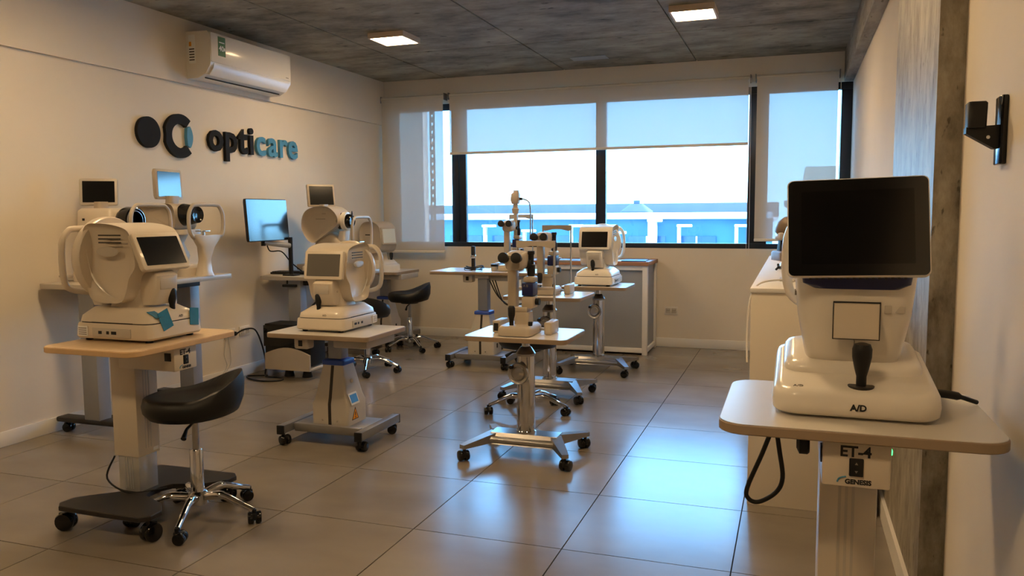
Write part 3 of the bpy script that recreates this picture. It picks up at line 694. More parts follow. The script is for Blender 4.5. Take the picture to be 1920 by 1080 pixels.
def fundus(loc, rot, label, kind, mon, group='fundus cameras on wall tables'):
    """patient side +Y"""
    t = thing('fundus_camera', label, 'medical device', loc, rot, group)
    base = loft('base', [(0.0, 0.14, 0.2, 0, 0, 8), (0.05, 0.14, 0.2, 0, 0, 8), (0.065, 0.125, 0.18, 0, 0, 7)], 'plastic', t)
    if kind == 'box':
        loft('body', [(0.06, 0.09, 0.11, 0, -0.06, 7), (0.2, 0.1, 0.12, 0, -0.06, 7), (0.3, 0.105, 0.13, 0, -0.05, 8), (0.4, 0.1, 0.125, 0, -0.05, 8), (0.415, 0.085, 0.11, 0, -0.05, 8)], 'plastic', t)
        bx('print_mark', 0.102, 0.1056, -0.12, -0.105, 0.345, 0.358, 'ink', t)
        ln = lathe('lens_barrel', [(0.06, -0.02), (0.072, 0.0), (0.078, 0.02), (0.075, 0.07), (0.066, 0.075), (0.06, 0.06), (0.045, 0.05), (0.02, 0.045)], 'black_gloss', t, (0, 0.09, 0.345), rx(-90), 32)
        for k, r in enumerate((0.068, 0.055, 0.04)):
            lathe('lens_ring', [(r, 0), (r, 0.004), (r - 0.005, 0.005), (r - 0.005, 0.0)], 'steel', ln, (0, 0.162 - k * 0.004, 0.345), rx(-90), 32)
        arch(t, 0.27, 0.145, 0.17, 0.43, 'plastic_taupe', 0.011)
        loft('rest_stand', [(0.05, 0.03, 0.025, 0, 0.2, 5), (0.16, 0.035, 0.025, 0, 0.245, 5)], 'plastic', t)
        ink = box('tray', (0.12, 0.06, 0.012), (0.09, -0.24, 0.03), 'plastic_grey', t, 0.004)
    elif kind == 'slim':
        loft('lower_body', [(0.06, 0.08, 0.1, 0, -0.03, 4), (0.12, 0.095, 0.115, 0, -0.02, 3), (0.2, 0.075, 0.09, 0, -0.03, 3), (0.26, 0.09, 0.11, 0, -0.03, 5)], 'plastic_taupe', t)
        loft('saddle_plate', [(0.255, 0.1, 0.17, 0, 0.0, 6), (0.285, 0.095, 0.165, 0, 0, 6)], 'plastic_grey', t)
        profile('body', [(-0.17, 0.3), (-0.18, 0.36), (-0.165, 0.425), (-0.08, 0.445), (0.05, 0.445), (0.1, 0.425), (0.115, 0.36), (0.1, 0.29), (0.0, 0.28), (-0.1, 0.28)], -0.095, 0.095, 'plastic_taupe', t, 0.04, 4, 5)
        lathe('lens_barrel', [(0.07, -0.05), (0.062, 0.0), (0.055, 0.03), (0.05, 0.055), (0.038, 0.05), (0.02, 0.045)], 'black_gloss', t, (0, 0.155, 0.375), rx(-90), 28)
        arch(t, 0.27, 0.15, 0.24, 0.435, 'plastic_taupe', 0.012)
        loft('rest_stand', [(0.0, 0.045, 0.05, 0, 0.24, 5), (0.03, 0.035, 0.04, 0, 0.24, 5), (0.1, 0.03, 0.03, 0, 0.245, 4), (0.18, 0.06, 0.03, 0, 0.26, 4), (0.25, 0.135, 0.018, 0, 0.27, 4)], 'plastic', t)
        box('chin_cup', (0.08, 0.05, 0.008), (0, 0.24, 0.275), 'chrome', t, 0.003); cyl('chin_post', 0.008, 0.2, 0.272, 'chrome', t, (0, 0.245, 0))
    else:
        loft('lower_body', [(0.06, 0.09, 0.12, 0, -0.02, 5), (0.16, 0.095, 0.13, 0, -0.01, 4), (0.22, 0.09, 0.14, 0, 0.02, 3.5), (0.3, 0.07, 0.09, 0, 0.0, 3), (0.33, 0.05, 0.06, 0, -0.02, 3)], 'plastic_taupe', t)
        profile('body', [(-0.17, 0.3), (-0.2, 0.4), (-0.16, 0.5), (-0.05, 0.54), (0.06, 0.53), (0.13, 0.47), (0.14, 0.4), (0.08, 0.35), (-0.03, 0.28), (-0.1, 0.245)], -0.11, 0.11, 'plastic_taupe', t, 0.05, 4, 5)
        bx('print_mark', 0.1095, 0.1105, 0.0, 0.035, 0.478, 0.482, 'ink_grey', t); bx('print_mark', 0.1095, 0.1105, -0.06, 0.03, 0.436, 0.441, 'ink_grey', t)
        lathe('lens_barrel', [(0.07, -0.06), (0.06, 0.0), (0.058, 0.03), (0.045, 0.05), (0.03, 0.045)], 'black_gloss', t, (0, 0.165, 0.42), rx(-90), 28)
        lathe('collar', [(0.075, 0), (0.072, 0.03), (0.06, 0.035)], 'plastic_bright', t, (0, 0.14, 0.42), rx(-90), 28)
        loft('front_neck', [(0.22, 0.04, 0.04, 0, 0.12, 4), (0.34, 0.05, 0.03, 0, 0.14, 4)], 'plastic_bright', t)
        arch(t, 0.3, 0.15, 0.2, 0.45, 'plastic_taupe', 0.012)
        lathe('fixation_light', [(0.006, 0), (0.006, 0.05), (0.003, 0.07)], 'dark_metal', t, (0.15, 0.3, 0.43), None, 10)
        loft('rest_stand', [(0.0, 0.05, 0.05, 0, 0.25, 5), (0.12, 0.03, 0.03, 0, 0.26, 4), (0.22, 0.12, 0.02, 0, 0.29, 4)], 'plastic', t)
        box('chin_cup', (0.09, 0.05, 0.008), (0, 0.27, 0.25), 'chrome', t, 0.003)
        box('side_unit', (0.1, 0.1, 0.05), (-0.02, -0.26, 0.04), 'plastic_taupe', t, 0.008)
    w, h, z, yaw, tilt, sm, x, y = mon
    M = Matrix.Translation((x, y, z)) @ rz(yaw) @ rx(tilt)
    mo = monitor(t, w, h, 0.035, M, 'plastic_taupe' if kind != 'box' else 'plastic_grey', sm, 0.016)
    loft('monitor_hinge', [(z - h / 2 - 0.05, 0.035, 0.03, x, y + 0.01, 4), (z - h / 2 + 0.02, 0.04, 0.025, x, y + 0.02, 4)], 'plastic_taupe', mo)
    return t

def slit_lamp(loc, label, tower=False, body='plastic_taupe', rot=0, mark=None):  # default taupe puts some backlit shade into the body colour
    t = thing('slit_lamp', label, 'medical device', loc, rot, 'slit lamps')
    base = loft('base', [(0.004, 0.085, 0.11, -0.01, -0.03, 8), (0.035, 0.085, 0.11, -0.01, -0.03, 8), (0.05, 0.075, 0.1, -0.01, -0.03, 7)], body, t)
    for s in (-1, 1):
        gr = box('rail_guard', (0.04, 0.13, 0.062), (s * 0.135, 0.03, 0.032), body, t, 0.006)
        bx('rail_pad', s * 0.135 - 0.012, s * 0.135 + 0.012, -0.036, -0.033, 0.012, 0.05, 'black' if s < 0 else 'plastic_grey', gr)
    tube('axle', [(-0.13, 0.03, 0.02), (0.13, 0.03, 0.02)], 0.007, 'steel', t, 10)
    joystick(t, -0.035, -0.085, 0.045, 0.1)
    cyl('knob', 0.011, 0.05, 0.07, 'black', t, (0.06, -0.08, 0), None, 14)
    loft('pivot_block', [(0.048, 0.04, 0.045, 0.0, 0.0, 6), (0.11, 0.038, 0.04, 0.0, 0.0, 6)], body, t)
    # microscope arm
    bx('microscope_arm', -0.075, -0.03, -0.03, 0.02, 0.125, 0.345, body, t, 0.006)
    box('arm_foot', (0.1, 0.08, 0.025), (-0.02, 0.0, 0.122), body, t, 0.005)
    mic = loft('microscope', [(-0.06, 0.035, 0.035, 0, 0, 4), (-0.03, 0.05, 0.045, 0, 0, 4), (0.03, 0.052, 0.045, 0, 0, 4), (0.075, 0.034, 0.034, 0, 0, 3)], body, t, Matrix.Translation((-0.03, -0.02, 0.365)) @ rx(-82))
    for s in (-1, 1):
        lathe('eyepiece', [(0.014, 0), (0.019, 0.02), (0.02, 0.035), (0.026, 0.045), (0.026, 0.06), (0.018, 0.062)], 'black', mic, (-0.03 + s * 0.033, -0.07, 0.375), rx(82), 20)
    lathe('zoom_drum', [(0.022, -0.065), (0.022, 0.065)], 'black', mic, (-0.03, 0.02, 0.345), ry(90), 18)
    # illumination column
    bx('lamp_housing', 0.0, 0.06, -0.035, 0.045, 0.19, 0.255, 'navy', t, 0.006)
    if mark: text('lettering', mark, 0.017, 'ink_grey', t, Matrix.Translation((0.022, -0.0358, 0.24)) @ FRONT)
    bx('lamp_block', -0.002, 0.058, -0.03, 0.05, 0.13, 0.188, body, t, 0.005)
    bx('lamp_cap', 0.005, 0.06, -0.025, 0.05, 0.256, 0.285, body, t, 0.008)
    lathe('lamp_column', [(0.016, 0.28), (0.02, 0.3), (0.02, 0.34), (0.014, 0.345), (0.014, 0.39), (0.018, 0.395), (0.018, 0.41)], 'black', t, (0.03, 0.03, 0), None, 16)
    lathe('side_dial', [(0.017, 0), (0.017, 0.02)], 'black', t, (0.06, 0.01, 0.16), ry(90), 16)
    # patient head frame
    yf = 0.2
    for s in (-1, 1):
        cyl('frame_post', 0.006, 0.02, 0.45, 'chrome', t, (s * 0.1, yf, 0), None, 12)
        box('post_foot', (0.03, 0.07, 0.05), (s * 0.1, yf - 0.03, 0.026), body, t, 0.006)
    flat('forehead_band', [(-0.105, 0.455), (0.105, 0.455), (0.105, 0.425), (0.085, 0.415), (0.03, 0.427), (-0.03, 0.427), (-0.085, 0.415), (-0.105, 0.425)], 0.012, body, t, Matrix.Translation((0, yf + 0.006, 0)) @ XZY)
    bx('chin_bar', -0.1, 0.1, yf - 0.008, yf + 0.008, 0.2, 0.215, body, t, 0.003)
    lathe('chin_cup', [(0.015, 0.215), (0.035, 0.228), (0.03, 0.231)], body, t, (0, yf, 0), None, 16)
    if tower:
        bx('tower_arm', 0.0, 0.03, 0.0, 0.04, 0.28, 0.5, body, t, 0.006)
        lathe('tower_neck', [(0.024, 0.46), (0.03, 0.5), (0.02, 0.51), (0.02, 0.54), (0.028, 0.55)], body, t, (0.012, 0.02, 0))
        loft('lamp_head', [(0.54, 0.028, 0.028, 0.012, 0.02, 4), (0.57, 0.037, 0.037, 0.012, 0.02, 4), (0.62, 0.034, 0.034, 0.015, 0.02, 4), (0.635, 0.022, 0.022, 0.02, 0.02, 4), (0.65, 0.022, 0.022, 0.02, 0.02, 4)], body, t)
        tube('side_cable', [(0.05, 0.02, 0.58), (0.09, 0.02, 0.575), (0.13, 0.03, 0.54), (0.135, 0.035, 0.4), (0.13, 0.04, 0.25)], 0.006, 'steel', t, 8, 6)
        lathe('cable_knob', [(0.01, 0), (0.012, 0.02)], 'dark_metal', t, (0.05, 0.02, 0.58), ry(90), 12)
    return t

# ------------------------------------------------------------------ furniture and devices
# front left lift table, its refractor, the stool
et4_table((-2.465, 2.545), 90, 0.735, 'beech-topped square-column lift table with black base beside the front saddle stool', 'top_beech', 'edge_beech', 0.60, 0.455)
refractor((-2.50, 2.56, 0.735), 90, 'cream refractor with blue tape strips and a round face disc on the beech table', 0.168, True, ports=-1, joy=0.03, mt=-24, mw=0.25)
stool((-2.255, 2.57), -50, 'black saddle stool with chrome star base beside the beech-topped table', 0.426, -17)
# wall table with two devices
def wall_table(loc, ln, z, label, dep=0.55):
    t = thing('wall_table', label, 'table', (loc[0], loc[1], 0), 0, 'two-legged tables along the side wall')
    slab('tabletop', rrect(dep, ln, 0.02, 4), z - 0.03, z, 'plastic_grey', t, 0.003)
    for s in (-1, 1):
        y = s * (ln / 2 - 0.1)
        box('leg', (0.11, 0.085, z - 0.12), (0.0, y, 0.09 + (z - 0.12) / 2), 'grey_leg', t, 0.004)
        box('foot_bar', (0.54, 0.085, 0.03), (0, y, 0.077), 'dark_metal', t, 0.01)
        for q in (-1, 1): caster(t, q * 0.235, y, 0.066, s + q * 0.4)
    bx('apron', -0.1, 0.1, -ln / 2 + 0.1, ln / 2 - 0.1, z - 0.075, z - 0.03, 'dark_metal', t, 0.003)
    return t
wall_table((-3.675, 3.80), 0.95, 0.856, 'grey two-legged table along the side wall carrying two upright eye cameras')
fundus((-3.68, 3.61, 0.856), -90, 'eye camera with a big black lens and dark monitor on the wall table', 'box', (0.2, 0.155, 0.51, 127, -8, 'screen', 0.0, -0.1))
fundus((-3.68, 4.06, 0.856), -90, 'taupe eye camera with a tilted blue-glinting monitor on the wall table', 'slim', (0.24, 0.185, 0.565, 184, -2, 'screen_mirror', 0.0, 0.0))
# centre left pedestal table and refractor
lift_table((-2.33, 3.775), 0, 0.606, 0.61, 0.45, 'white-topped pedestal table with warning triangle and blue sticker', 0, 0.0, marks=True)
refractor((-2.36, 3.83, 0.606), 0, 'cream refractor with a grey screen on the pedestal table with the warning triangle', 0.155, False, sz='screen_grey', mt=-10)
# table with desktop monitor and fundus camera, table behind it
wall_table((-3.66, 5.77), 1.02, 0.755, 'grey table along the side wall carrying the desktop monitor and keyboard')
fundus((-3.61, 5.77, 0.755), -90, 'taupe eye camera with a small dark monitor on the table with the keyboard', 'egg', (0.24, 0.185, 0.63, 148, -8, 'screen', 0.0, -0.07))
# desktop monitor on an arm
dm = thing('desktop_monitor', 'flat desktop monitor on a clamp arm reflecting the blue sky', 'monitor', (-3.66, 5.33, 0.755))
mo = monitor(dm, 0.5, 0.315, 0.03, Matrix.Translation((-0.08, -0.2, 0.435)) @ rz(90) @ rx(-4), 'black', 'screen_mirror', 0.006, 'panel')
box('mount', (0.05, 0.09, 0.09), (-0.12, -0.2, 0.37), 'black', dm, 0.006)
tube('arm', [(-0.13, -0.2, 0.27), (-0.11, -0.12, 0.255), (-0.05, 0.02, 0.235)], 0.02, 'alu', dm, 10)
tube('arm_riser', [(-0.13, -0.2, 0.24), (-0.13, -0.2, 0.38)], 0.018, 'black', dm, 10)
cyl('clamp_post', 0.017, -0.03, 0.3, 'black', dm, (-0.05, 0.03, 0)); box('clamp', (0.1, 0.09, 0.012), (-0.05, 0.03, 0.006), 'black', dm, 0.003)
box('clamp_jaw', (0.12, 0.08, 0.02), (-0.03, 0.0, -0.075), 'black', dm, 0.004)
tube('cable', [(-0.12, -0.18, 0.3), (-0.15, -0.1, 0.2), (-0.1, -0.02, 0.19), (-0.06, 0.05, 0.1), (0.0, 0.1, 0.03)], 0.005, 'black', dm, 8, 6)
# keyboard
kb = thing('keyboard', 'black keyboard lying on the table below the desktop monitor', 'keyboard', (-3.80, 5.50, 0.755), 92)
box('case', (0.13, 0.32, 0.016), (0, 0, 0.01), 'black', kb, 0.005)
bm = bmesh.new()
for i in range(5):
    for j in range(13): b_box(bm, (0.019, 0.019, 0.006), (-0.046 + i * 0.023, -0.138 + j * 0.023, 0.021))
finish('keys', bm, 'dark_metal', kb)
# second table behind with a small device
lift_table((-3.70, 6.87), 0, 0.695, 0.5, 0.5, 'pedestal table in the room corner behind the taupe eye camera', 0.0, 0.0)
t = thing('eye_tonometer', 'white device with a bright pale screen in the corner by the blind', 'medical device', (-3.76, 6.87, 0.695), 75)
loft('base', [(0.0, 0.13, 0.17, 0, 0, 8), (0.05, 0.13, 0.17, 0, 0, 8), (0.062, 0.12, 0.16, 0, 0, 8)], 'plastic_bright', t)
loft('slide', [(0.064, 0.12, 0.15, 0, 0, 7), (0.1, 0.1, 0.12, 0, 0, 6)], 'plastic_bright', t); joystick(t, 0.05, -0.11, 0.08, 0.09)
loft('neck', [(0.095, 0.07, 0.08, 0, 0.01, 5), (0.2, 0.06, 0.07, 0, 0.02, 5)], 'plastic', t)
profile('housing', [(-0.12, 0.22), (-0.12, 0.38), (-0.08, 0.44), (0.0, 0.465), (0.1, 0.45), (0.15, 0.38), (0.14, 0.27), (0.08, 0.19), (-0.05, 0.17)], -0.11, 0.11, 'plastic_taupe', t, 0.03, 4, 4)
monitor(t, 0.2, 0.165, 0.03, Matrix.Translation((0, -0.135, 0.33)) @ rx(-6), 'plastic_taupe', 'screen_pale', 0.016)
bx('print_mark', -0.1108, -0.1095, -0.02, 0.07, 0.335, 0.345, 'ink', t)
# computer tower in its holder
pc = thing('computer_tower', 'black computer tower standing in a low beige holder under the wall table', 'computer', (-3.55, 5.13, 0), 0)
box('case', (0.40, 0.2, 0.31), (-0.02, 0.05, 0.255), 'black', pc, 0.006)
box('front_lip', (0.41, 0.012, 0.16), (-0.02, -0.055, 0.32), 'black_gloss', pc, 0.004)
slab('holder_front', [(-0.2, 0.07), (0.19, 0.07), (0.19, 0.19)] + [(0.19 - 0.39 * k / 10, 0.19 + 0.05 * math.sin(PI * k / 10)) for k in range(1, 10)] + [(-0.2, 0.19)], 0.0, 0.02, 'plastic_taupe', pc, 0.002, Matrix.Translation((0, -0.065, 0)) @ XZY)
bx('holder_tray', -0.2, 0.19, -0.065, 0.17, 0.07, 0.09, 'plastic_grey', pc, 0.004)
for q in (-1, 1): lathe('holder_foot', [(0.04, 0), (0.035, 0.02), (0.025, 0.07)], 'black', pc, (q * 0.08, 0.05, 0), None, 16)
# stools behind
stool((-3.29, 6.56), -60, 'black saddle stool with visible lever standing alone near the window wall', 0.435, 18)
stool((-3.13, 5.50), 205, 'black saddle stool half hidden behind the pedestal table with the warning triangle', 0.425, 17)
# back pedestal table with tall slit lamp
lift_table((-2.36, 6.045), 0, 0.765, 0.95, 0.47, 'wide white pedestal table under the window carrying the tall slit lamp', 0.03, 0.13)
slit_lamp((-2.16, 6.2, 0.765), 'tall slit lamp with a lamp head on top, standing on the wide table', True)
tn = thing('hand_tonometer', 'black upright pen device in a coil of cable on the wide table', 'medical device', (-2.49, 6.14, 0.765))
lathe('handle', [(0.02, 0.0), (0.022, 0.02), (0.016, 0.03), (0.016, 0.1)], 'black', tn)
lathe('ring', [(0.02, 0.1), (0.022, 0.105), (0.022, 0.12), (0.02, 0.125)], 'chrome', tn)
lathe('head', [(0.017, 0.125), (0.018, 0.19), (0.014, 0.198)], 'black', tn)
for k in range(3):
    tube('cable_coil', [((0.075 - 0.01 * k) * math.cos(a * PI / 8) + 0.006 * k, (0.07 - 0.008 * k) * math.sin(a * PI / 8 + k), 0.006 + 0.012 * k + 0.006 * math.sin(a)) for a in range(17)], 0.004, 'black', tn, 6, 2)
jar = thing('small_jar', 'small dark round jar beside the tall slit lamp', 'jar', (-2.30, 6.12, 0.765))
lathe('pot', [(0.024, 0), (0.026, 0.005), (0.026, 0.035)], 'plastic_grey', jar, n=20); lathe('lid', [(0.028, 0.035), (0.028, 0.052), (0.025, 0.055)], 'black', jar, n=20)
# cables hanging behind the wide table
for k in range(3):
    tag(tube('hanging_cable', [(-2.28 + 0.02 * k, 5.96 + 0.01 * k, 0.70), (-2.2 + 0.02 * k, 5.97, 0.56 - 0.02 * k), (-2.05, 6.0 + 0.01 * k, 0.47 + 0.02 * k), (-1.92, 6.02, 0.52 + 0.02 * k)], 0.005, 'black', None, 8, 6), 'black cable looping under the wide table towards the chrome pillar tables', 'cable', 'cables under the wide table')
tag(tube('power_cable', [(-1.95, 6.0, 0.5), (-2.05, 6.0, 0.4), (-2.16, 5.98, 0.33), (-2.18, 6.0, 0.22), (-2.2, 6.02, 0.14)], 0.005, 'black', None, 8, 6), 'black cable hanging down beside the pedestal of the wide table', 'cable')
# three chrome pillar tables
chrome_table((-1.265, 3.81), 0.63, 0.525, 0.40, 'chrome pillar table with hand wheel carrying the slit lamp with the navy lamp box', 0.3)
slit_lamp((-1.265, 3.78, 0.63), 'slit lamp with black eyepieces and navy lamp box on the front chrome table', mark='A B')
chrome_table((-1.535, 5.13), 0.69, 0.525, 0.44, 'chrome pillar table carrying a slit lamp, between the saddle stool and the white refractor table', 1.2)
slit_lamp((-1.55, 5.16, 0.69), 'slit lamp standing on the chrome table between the other slit lamp and the desk')
chrome_table((-1.42, 6.07), 0.675, 0.50, 0.42, 'chrome pillar table in front of the desk carrying a white refractor', 2.0)
refractor((-1.43, 6.10, 0.675), 0, 'white refractor with a dark screen on the chrome table in front of the desk', 0.15, False, 'plastic_bright', ports=1, joy=-0.01)
stool((-1.53, 4.66), 200, 'black saddle stool tucked between the two slit lamp tables', 0.40, 10)
# desk with wooden top
dk = thing('desk', 'white metal-framed desk with wooden top and grey front panel under the window', 'desk', (-1.77, 7.1, 0))
bx('desktop', -0.60, 0.60, -0.26, 0.255, 0.775, 0.81, 'wood_desk', dk, 0.003)
for sx in (-1, 1):
    for sy in (-1, 1): bx('leg', sx * 0.57 - 0.022, sx * 0.57 + 0.022, sy * 0.225 - 0.022, sy * 0.225 + 0.022, 0, 0.775, 'white_trim', dk, 0.002)
    bx('side_rail', sx * 0.57 - 0.02, sx * 0.57 + 0.02, -0.2, 0.2, 0.02, 0.06, 'white_trim', dk, 0.002)
    bx('side_panel', sx * 0.57 - 0.004, sx * 0.57 + 0.004, -0.2, 0.2, 0.06, 0.775, 'panel_grey', dk)
bx('bottom_rail', -0.55, 0.55, -0.245, -0.205, 0.02, 0.06, 'white_trim', dk, 0.002); bx('top_rail', -0.55, 0.55, -0.245, -0.205, 0.735, 0.775, 'white_trim', dk, 0.002)
bx('front_panel', -0.55, 0.55, -0.228, -0.22, 0.06, 0.735, 'panel_grey', dk)
for k, (x, y, r, m_, lab_) in enumerate(((-2.05, 6.98, 8, 'paper_blue', 'pale blue sheet lying on the wooden desk'), (-1.75, 6.95, -5, 'paper_blue', 'blue leaflet on the middle of the wooden desk'), (-1.52, 6.95, 4, 'paper', 'white sheet on the wooden desk near its free end'), (-1.31, 7.0, -86, 'navy', 'dark folder at the free end of the wooden desk'))):
    o = box('paper_sheet' if m_ != 'navy' else 'folder', (0.21, 0.29, 0.004 if m_ != 'navy' else 0.008), (0, 0, 0.002 if m_ != 'navy' else 0.004), m_, None, 0.0005)
    o.location = (x, y, 0.81); o.rotation_euler = (0, 0, math.radians(r + 90)); tag(o, lab_, 'paper', 'papers on the desk')

# ------------------------------------------------------------------ right side
cab = thing('white_cabinet', 'long low white cabinet along the wall behind the concrete column', 'cabinet', (-0.163, 3.435, 0))
bx('body', 0, 0.50, 0.0, 2.65, 0.0, 0.895, 'wall', cab, 0.002); bx('cabinet_top', -0.004, 0.505, -0.004, 2.655, 0.895, 0.914, 'white_trim', cab, 0.002)
lm = thing('lens_meter', 'small cream lens meter with a brown dome on the white cabinet', 'medical device', (-0.05, 5.5, 0.914), 20)
loft('base', [(0, 0.07, 0.11, 0, 0, 6), (0.05, 0.07, 0.11, 0, 0, 6), (0.06, 0.06, 0.1, 0, 0, 6)], 'brown', lm)
loft('column', [(0.06, 0.04, 0.05, 0, 0.03, 4), (0.13, 0.035, 0.04, 0, 0.03, 4)], 'black', lm); box('lens_table', (0.12, 0.1, 0.05), (0, 0, 0.155), 'plastic', lm, 0.01)
tube('lens_clamp', [(-0.02, -0.06, 0.12), (-0.05, -0.09, 0.14), (0.02, -0.1, 0.145)], 0.008, 'black', lm, 8, 4)
lathe('dome', [(0.085, 0), (0.085, 0.02), (0.075, 0.06), (0.05, 0.09), (0.01, 0.105)], 'brown', lm, (0.02, 0.02, 0.18), rx(25), 24)
st = thing('display_stand', 'grey L-shaped plate stand lying near the front of the white cabinet', 'stand', (-0.02, 3.84, 0.914), 0)
box('plate', (0.14, 0.1, 0.012), (0.03, 0, 0.007), 'plastic_grey', st, 0.003); box('upright', (0.012, 0.09, 0.1), (0.07, 0.0, 0.06), 'brown', st, 0.003)
gl = thing('trial_frame', 'tangle of small dark optical parts on the white cabinet', 'instrument', (-0.04, 4.55, 0.914), 0)
lathe('lens_ball', [(0.002, 0), (0.02, 0.01), (0.024, 0.026), (0.015, 0.045), (0.002, 0.05)], 'steel', gl, (-0.01, -0.05, 0), None, 16)
tube('wire', [(-0.05, -0.06, 0.006), (0.0, -0.02, 0.05), (0.04, 0.03, 0.02), (-0.03, 0.06, 0.006), (-0.04, 0.0, 0.03)], 0.006, 'black', gl, 8, 6); box('holder', (0.06, 0.1, 0.03), (0.04, 0.08, 0.015), 'dark_metal', gl, 0.004)
tag(tube('white_cable', [(0.0, 3.72, 0.922), (-0.06, 3.62, 0.935), (-0.14, 3.55, 0.92), (-0.172, 3.52, 0.85), (-0.18, 3.5, 0.72), (-0.175, 3.46, 0.6)], 0.004, 'plastic_bright', None, 8, 6), 'thin white cable draped over the edge of the white cabinet', 'cable')

et4_table((0.125, 1.875), 0, 0.80, 'taupe-edged square-column lift table beside the concrete column, with a cable loop below', 'top_white', 'edge_taupe', 0.53, 0.46)
ar = thing('eye_refractor', 'white refractor with a large black tablet screen on the table beside the column', 'medical device', (0.125, 1.915, 0.80))
def wedge(y): return (y + 0.18) / 0.36 * 0.05
P = rrect(0.325, 0.36, 0.05, 6); bm = bmesh.new(); rings = []
for z, q, k in ((0.006, 0.95, 0), (0.012, 0.985, 0), (0.03, 1.0, 0.3), (0.046, 0.985, 0.8), (0.054, 0.95, 1), (0.057, 0.88, 1)): rings.append([Vector((a * q, b * q, z + k * wedge(b * q))) for a, b in P])
b_rings(bm, rings); base = finish('base', bm, 'plastic_bright', ar, 60)
for sx in (-1, 1):
    for sy in (-1, 1): lathe('foot', [(0.014, 0), (0.014, 0.01)], 'black', base, (sx * 0.11, sy * 0.13, 0), n=12)
text('lettering', 'A/D', 0.018, 'ink', base, Matrix.Translation((0.005, -0.1805, 0.028)) @ FRONT, 0.0006, 0.0006)
text('lettering', 'A/D', 0.012, 'ink_grey', base, Matrix.Translation((-0.11, -0.15, 0.0615)) @ rx(-75) @ FRONT, 0.0006, 0.0002)
bm = bmesh.new(); rings = []
for z, hx, hy in ((0.05, 0.142, 0.115), (0.066, 0.141, 0.114), (0.073, 0.136, 0.109), (0.08, 0.12, 0.095)): rings.append([Vector((v.x, v.y, z + wedge(v.y))) for v in sring(0, 0.055, hx, hy, 0, 7)])
b_rings(bm, rings); slide = finish('slide', bm, 'plastic_bright', ar, 60)
lathe('joystick_well', [(0.024, 0.056), (0.026, 0.0655), (0.02, 0.0655)], 'dark_metal', ar, (0.012, -0.132, 0), rx(0), 20)
lathe('joystick', [(0.010, 0.055), (0.010, 0.085), (0.014, 0.1), (0.019, 0.125), (0.0195, 0.142), (0.016, 0.152), (0.006, 0.155)], 'black', ar, (0.012, -0.132, 0), None, 18)
body = loft('body', [(0.09, 0.092, 0.085, 0, 0.05, 6), (0.12, 0.1, 0.098, 0, 0.045, 5), (0.2, 0.115, 0.115, 0, 0.035, 5), (0.3, 0.124, 0.125, 0, 0.03, 5), (0.38, 0.12, 0.125, 0, 0.035, 5), (0.43, 0.1, 0.1, 0, 0.05, 4), (0.445, 0.06, 0.06, 0, 0.06, 3)], 'plastic_bright', ar, ang=70)
loft('blue_band', [(0.262, 0.085, 0.05, 0, -0.053, 5), (0.272, 0.106, 0.05, 0, -0.056, 5), (0.31, 0.112, 0.05, 0, -0.058, 5)], 'navy', ar)
dr = slab('printer_door', [(-0.045, 0.185), (0.045, 0.185), (0.045, 0.262), (-0.045, 0.262)], 0, 0.006, 'plastic', body, 0.001, Matrix.Translation((0.002, -0.0805, -0.03)) @ XZY @ Matrix.Rotation(math.radians(0),4,'X'))
for a in ((-0.0462, -0.045, 0.184, 0.263), (0.045, 0.0462, 0.184, 0.263), (-0.0462, 0.0462, 0.1838, 0.185), (-0.0462, 0.0462, 0.262, 0.2645)):
    bx('door_gap', a[0] + 0.002, a[1] + 0.002, -0.0885, -0.08, a[2] - 0.03, a[3] - 0.03, 'black', dr)
bx('latch', 0.056, 0.07, -0.085, -0.07, 0.21, 0.228, 'plastic_grey', body, 0.002); bx('latch_recess', 0.072, 0.096, -0.0785, -0.065, 0.211, 0.227, 'plastic_grey', body, 0.002)
bx('seam', 0.0, 0.001, -0.079, -0.06, 0.11, 0.15, 'ink_grey', body)
for k in range(3): bx('print_mark', -0.1215, -0.116, -0.03 + k * 0.016, -0.022 + k * 0.016, 0.24, 0.25, 'ink_grey', body)
M = Matrix.Translation((-0.004, -0.11, 0.392)) @ Matrix.Rotation(math.radians(-1.5), 4, 'Y') @ rx(-13)
tb = monitor(ar, 0.272, 0.208, 0.03, M, 'plastic_bright', 'screen', 0.0025, 'tablet', 0.011)
bm = bmesh.new(); b_rings(bm, [[M @ Vector((a, y, b)) for a, b in rrect(0.215, 0.155, 0.002, 2)] for y in (-0.0011, -0.0015)]); finish('display', bm, 'black_gloss', tb)
bm = bmesh.new()
for k in range(16): b_box(bm, (0.006, 0.012, 0.002), M @ Vector((-0.09 + k * 0.012, 0.016, -0.105)))
finish('vent_row', bm, 'dark_metal', tb)
arch(ar, 0.235, 0.14, 0.2, 0.42, 'plastic_bright', 0.012)
tag(tube('device_cable', [(0.275, 1.93, 0.83), (0.31, 1.95, 0.825), (0.345, 1.955, 0.82), (0.37, 1.96, 0.812), (0.385, 1.97, 0.806)], [0.009] * 9 + [0.005] * 8, 'black', None, 8, 4), 'short thick black cable leaving the side of the tablet-screen refractor', 'cable')
tag(tube('cable_loop', [(-0.03, 1.80, 0.774), (-0.055, 1.8, 0.70), (-0.085, 1.8, 0.62), (-0.082, 1.8, 0.595), (-0.06, 1.8, 0.59), (-0.025, 1.8, 0.615), (-0.012, 1.8, 0.65), (-0.02, 1.8, 0.71), (-0.03, 1.8, 0.774)], 0.005, 'black', None, 10, 6), 'black cable hanging in a loop under the table beside the column', 'cable')
kn = tag(lathe('black_plug', [(0.02, 0), (0.024, 0.004), (0.024, 0.02), (0.012, 0.026)], 'black', None, (0.04, 1.75, 0.745), ry(-90), 18), 'round black plug on the side of the table control box beside the column', 'plug')
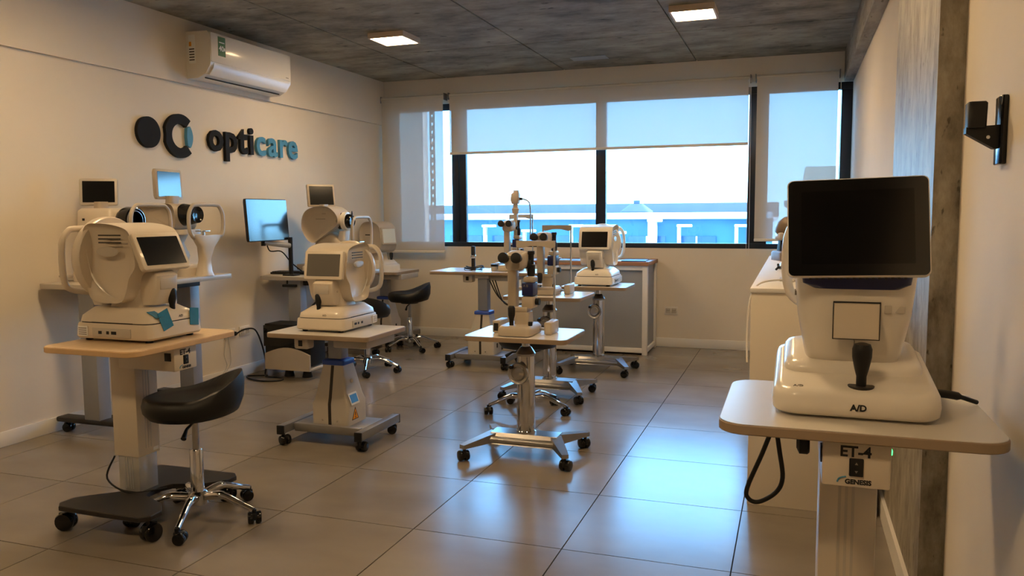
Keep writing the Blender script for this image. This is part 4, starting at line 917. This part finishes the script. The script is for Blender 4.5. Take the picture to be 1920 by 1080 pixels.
tag(box('indicator_light', (0.006, 0.012, 0.012), (0.1905, 1.72, 0.748), 'led', None, 0.002), 'tiny green indicator light on the table control box beside the column', 'light')
# wall bracket
br = thing('wall_bracket', 'black wall bracket with a cup holder on the warm wall beside the column', 'bracket', (XR, 2.06, 1.40))
bx('back_plate', -0.014, 0.0, -0.03, 0.03, -0.075, 0.075, 'black_gloss', br, 0.003)
bm = bmesh.new(); b_rings(bm, [[Vector((a, y, b)) for a, b in ((-0.01, -0.04), (-0.022, -0.04), (-0.078, -0.005), (-0.078, 0.008), (-0.01, 0.012))] for y in (-0.014, 0.014)])
finish('arm', bm, 'black', br)
loft('cup', [(0.006, 0.019, 0.02, -0.057, 0, 6), (0.06, 0.02, 0.022, -0.057, 0, 6), (0.064, 0.017, 0.018, -0.057, 0, 6)], 'black', br)
lathe('screw', [(0.004, 0), (0.004, 0.003)], 'chrome', br, (-0.035, -0.015, -0.015), rx(90), 10)

# ------------------------------------------------------------------ wall sockets and leads
def socket(loc, rot, label, n=2):
    t = thing('wall_socket', label, 'socket', loc, rot)
    box('cover', (0.12, 0.01, 0.075), (0, -0.005, 0), 'plastic_bright', t, 0.003)
    for k in range(n):
        m_ = box('insert', (0.045, 0.003, 0.045), (-0.027 + 0.054 * k, -0.011, 0), 'plastic_grey', t, 0.001)
        for q in (-1, 1): box('slot', (0.003, 0.001, 0.012), (-0.027 + 0.054 * k + q * 0.008, -0.0128, 0.002), 'ink', m_, 0, ry(25 * q))
    return t
socket((XL, 4.93, 0.345), 90, 'wall socket with a black plug in it on the side wall')
socket((XL, 5.10, 0.345), 90, 'free wall socket beside the plugged socket on the side wall')
socket((-1.05, YB, 0.335), 0, 'double wall socket on the window wall beside the desk')
pl = thing('plug_lead', 'black plug and lead running from the side wall down to the floor', 'cable', (XL, 4.93, 0.345))
lathe('plug', [(0.016, 0.01), (0.018, 0.02), (0.016, 0.045), (0.008, 0.055)], 'black', pl, (0, 0.02, 0), ry(90), 14)
tube('lead', [(0.05, 0.02, 0), (0.1, 0.05, 0.03), (0.14, 0.12, 0.02), (0.16, 0.17, -0.1), (0.17, 0.2, -0.25), (0.16, 0.2, -0.335), (0.22, 0.14, -0.338), (0.36, 0.13, -0.338), (0.40, 0.05, -0.338), (0.28, -0.01, -0.338), (0.12, 0.05, -0.338), (0.07, 0.12, -0.338), (0.2, 0.18, -0.338)], 0.006, 'black', pl, 8, 6)
for k in range(2):
    tag(tube('thin_wire', [(XL + 0.012, 4.88 + 0.02 * k, 0.32), (XL + 0.02, 4.84 + 0.07 * k, 0.2), (XL + 0.02, 4.86 + 0.03 * k, 0.1), (XL + 0.1, 4.6, 0.006)], 0.002, 'plastic_grey', None, 6, 6), 'thin pale wire hanging from the plugged socket to the floor', 'wire', 'thin wires below the socket')
# desk side cable to PC
tag(tube('computer_cable', [(-3.50, 5.46, 0.725), (-3.49, 5.43, 0.6), (-3.53, 5.32, 0.5), (-3.55, 5.22, 0.412)], 0.008, 'black', None, 8, 6), 'thick black cable dropping from the keyboard table to the computer tower', 'cable')
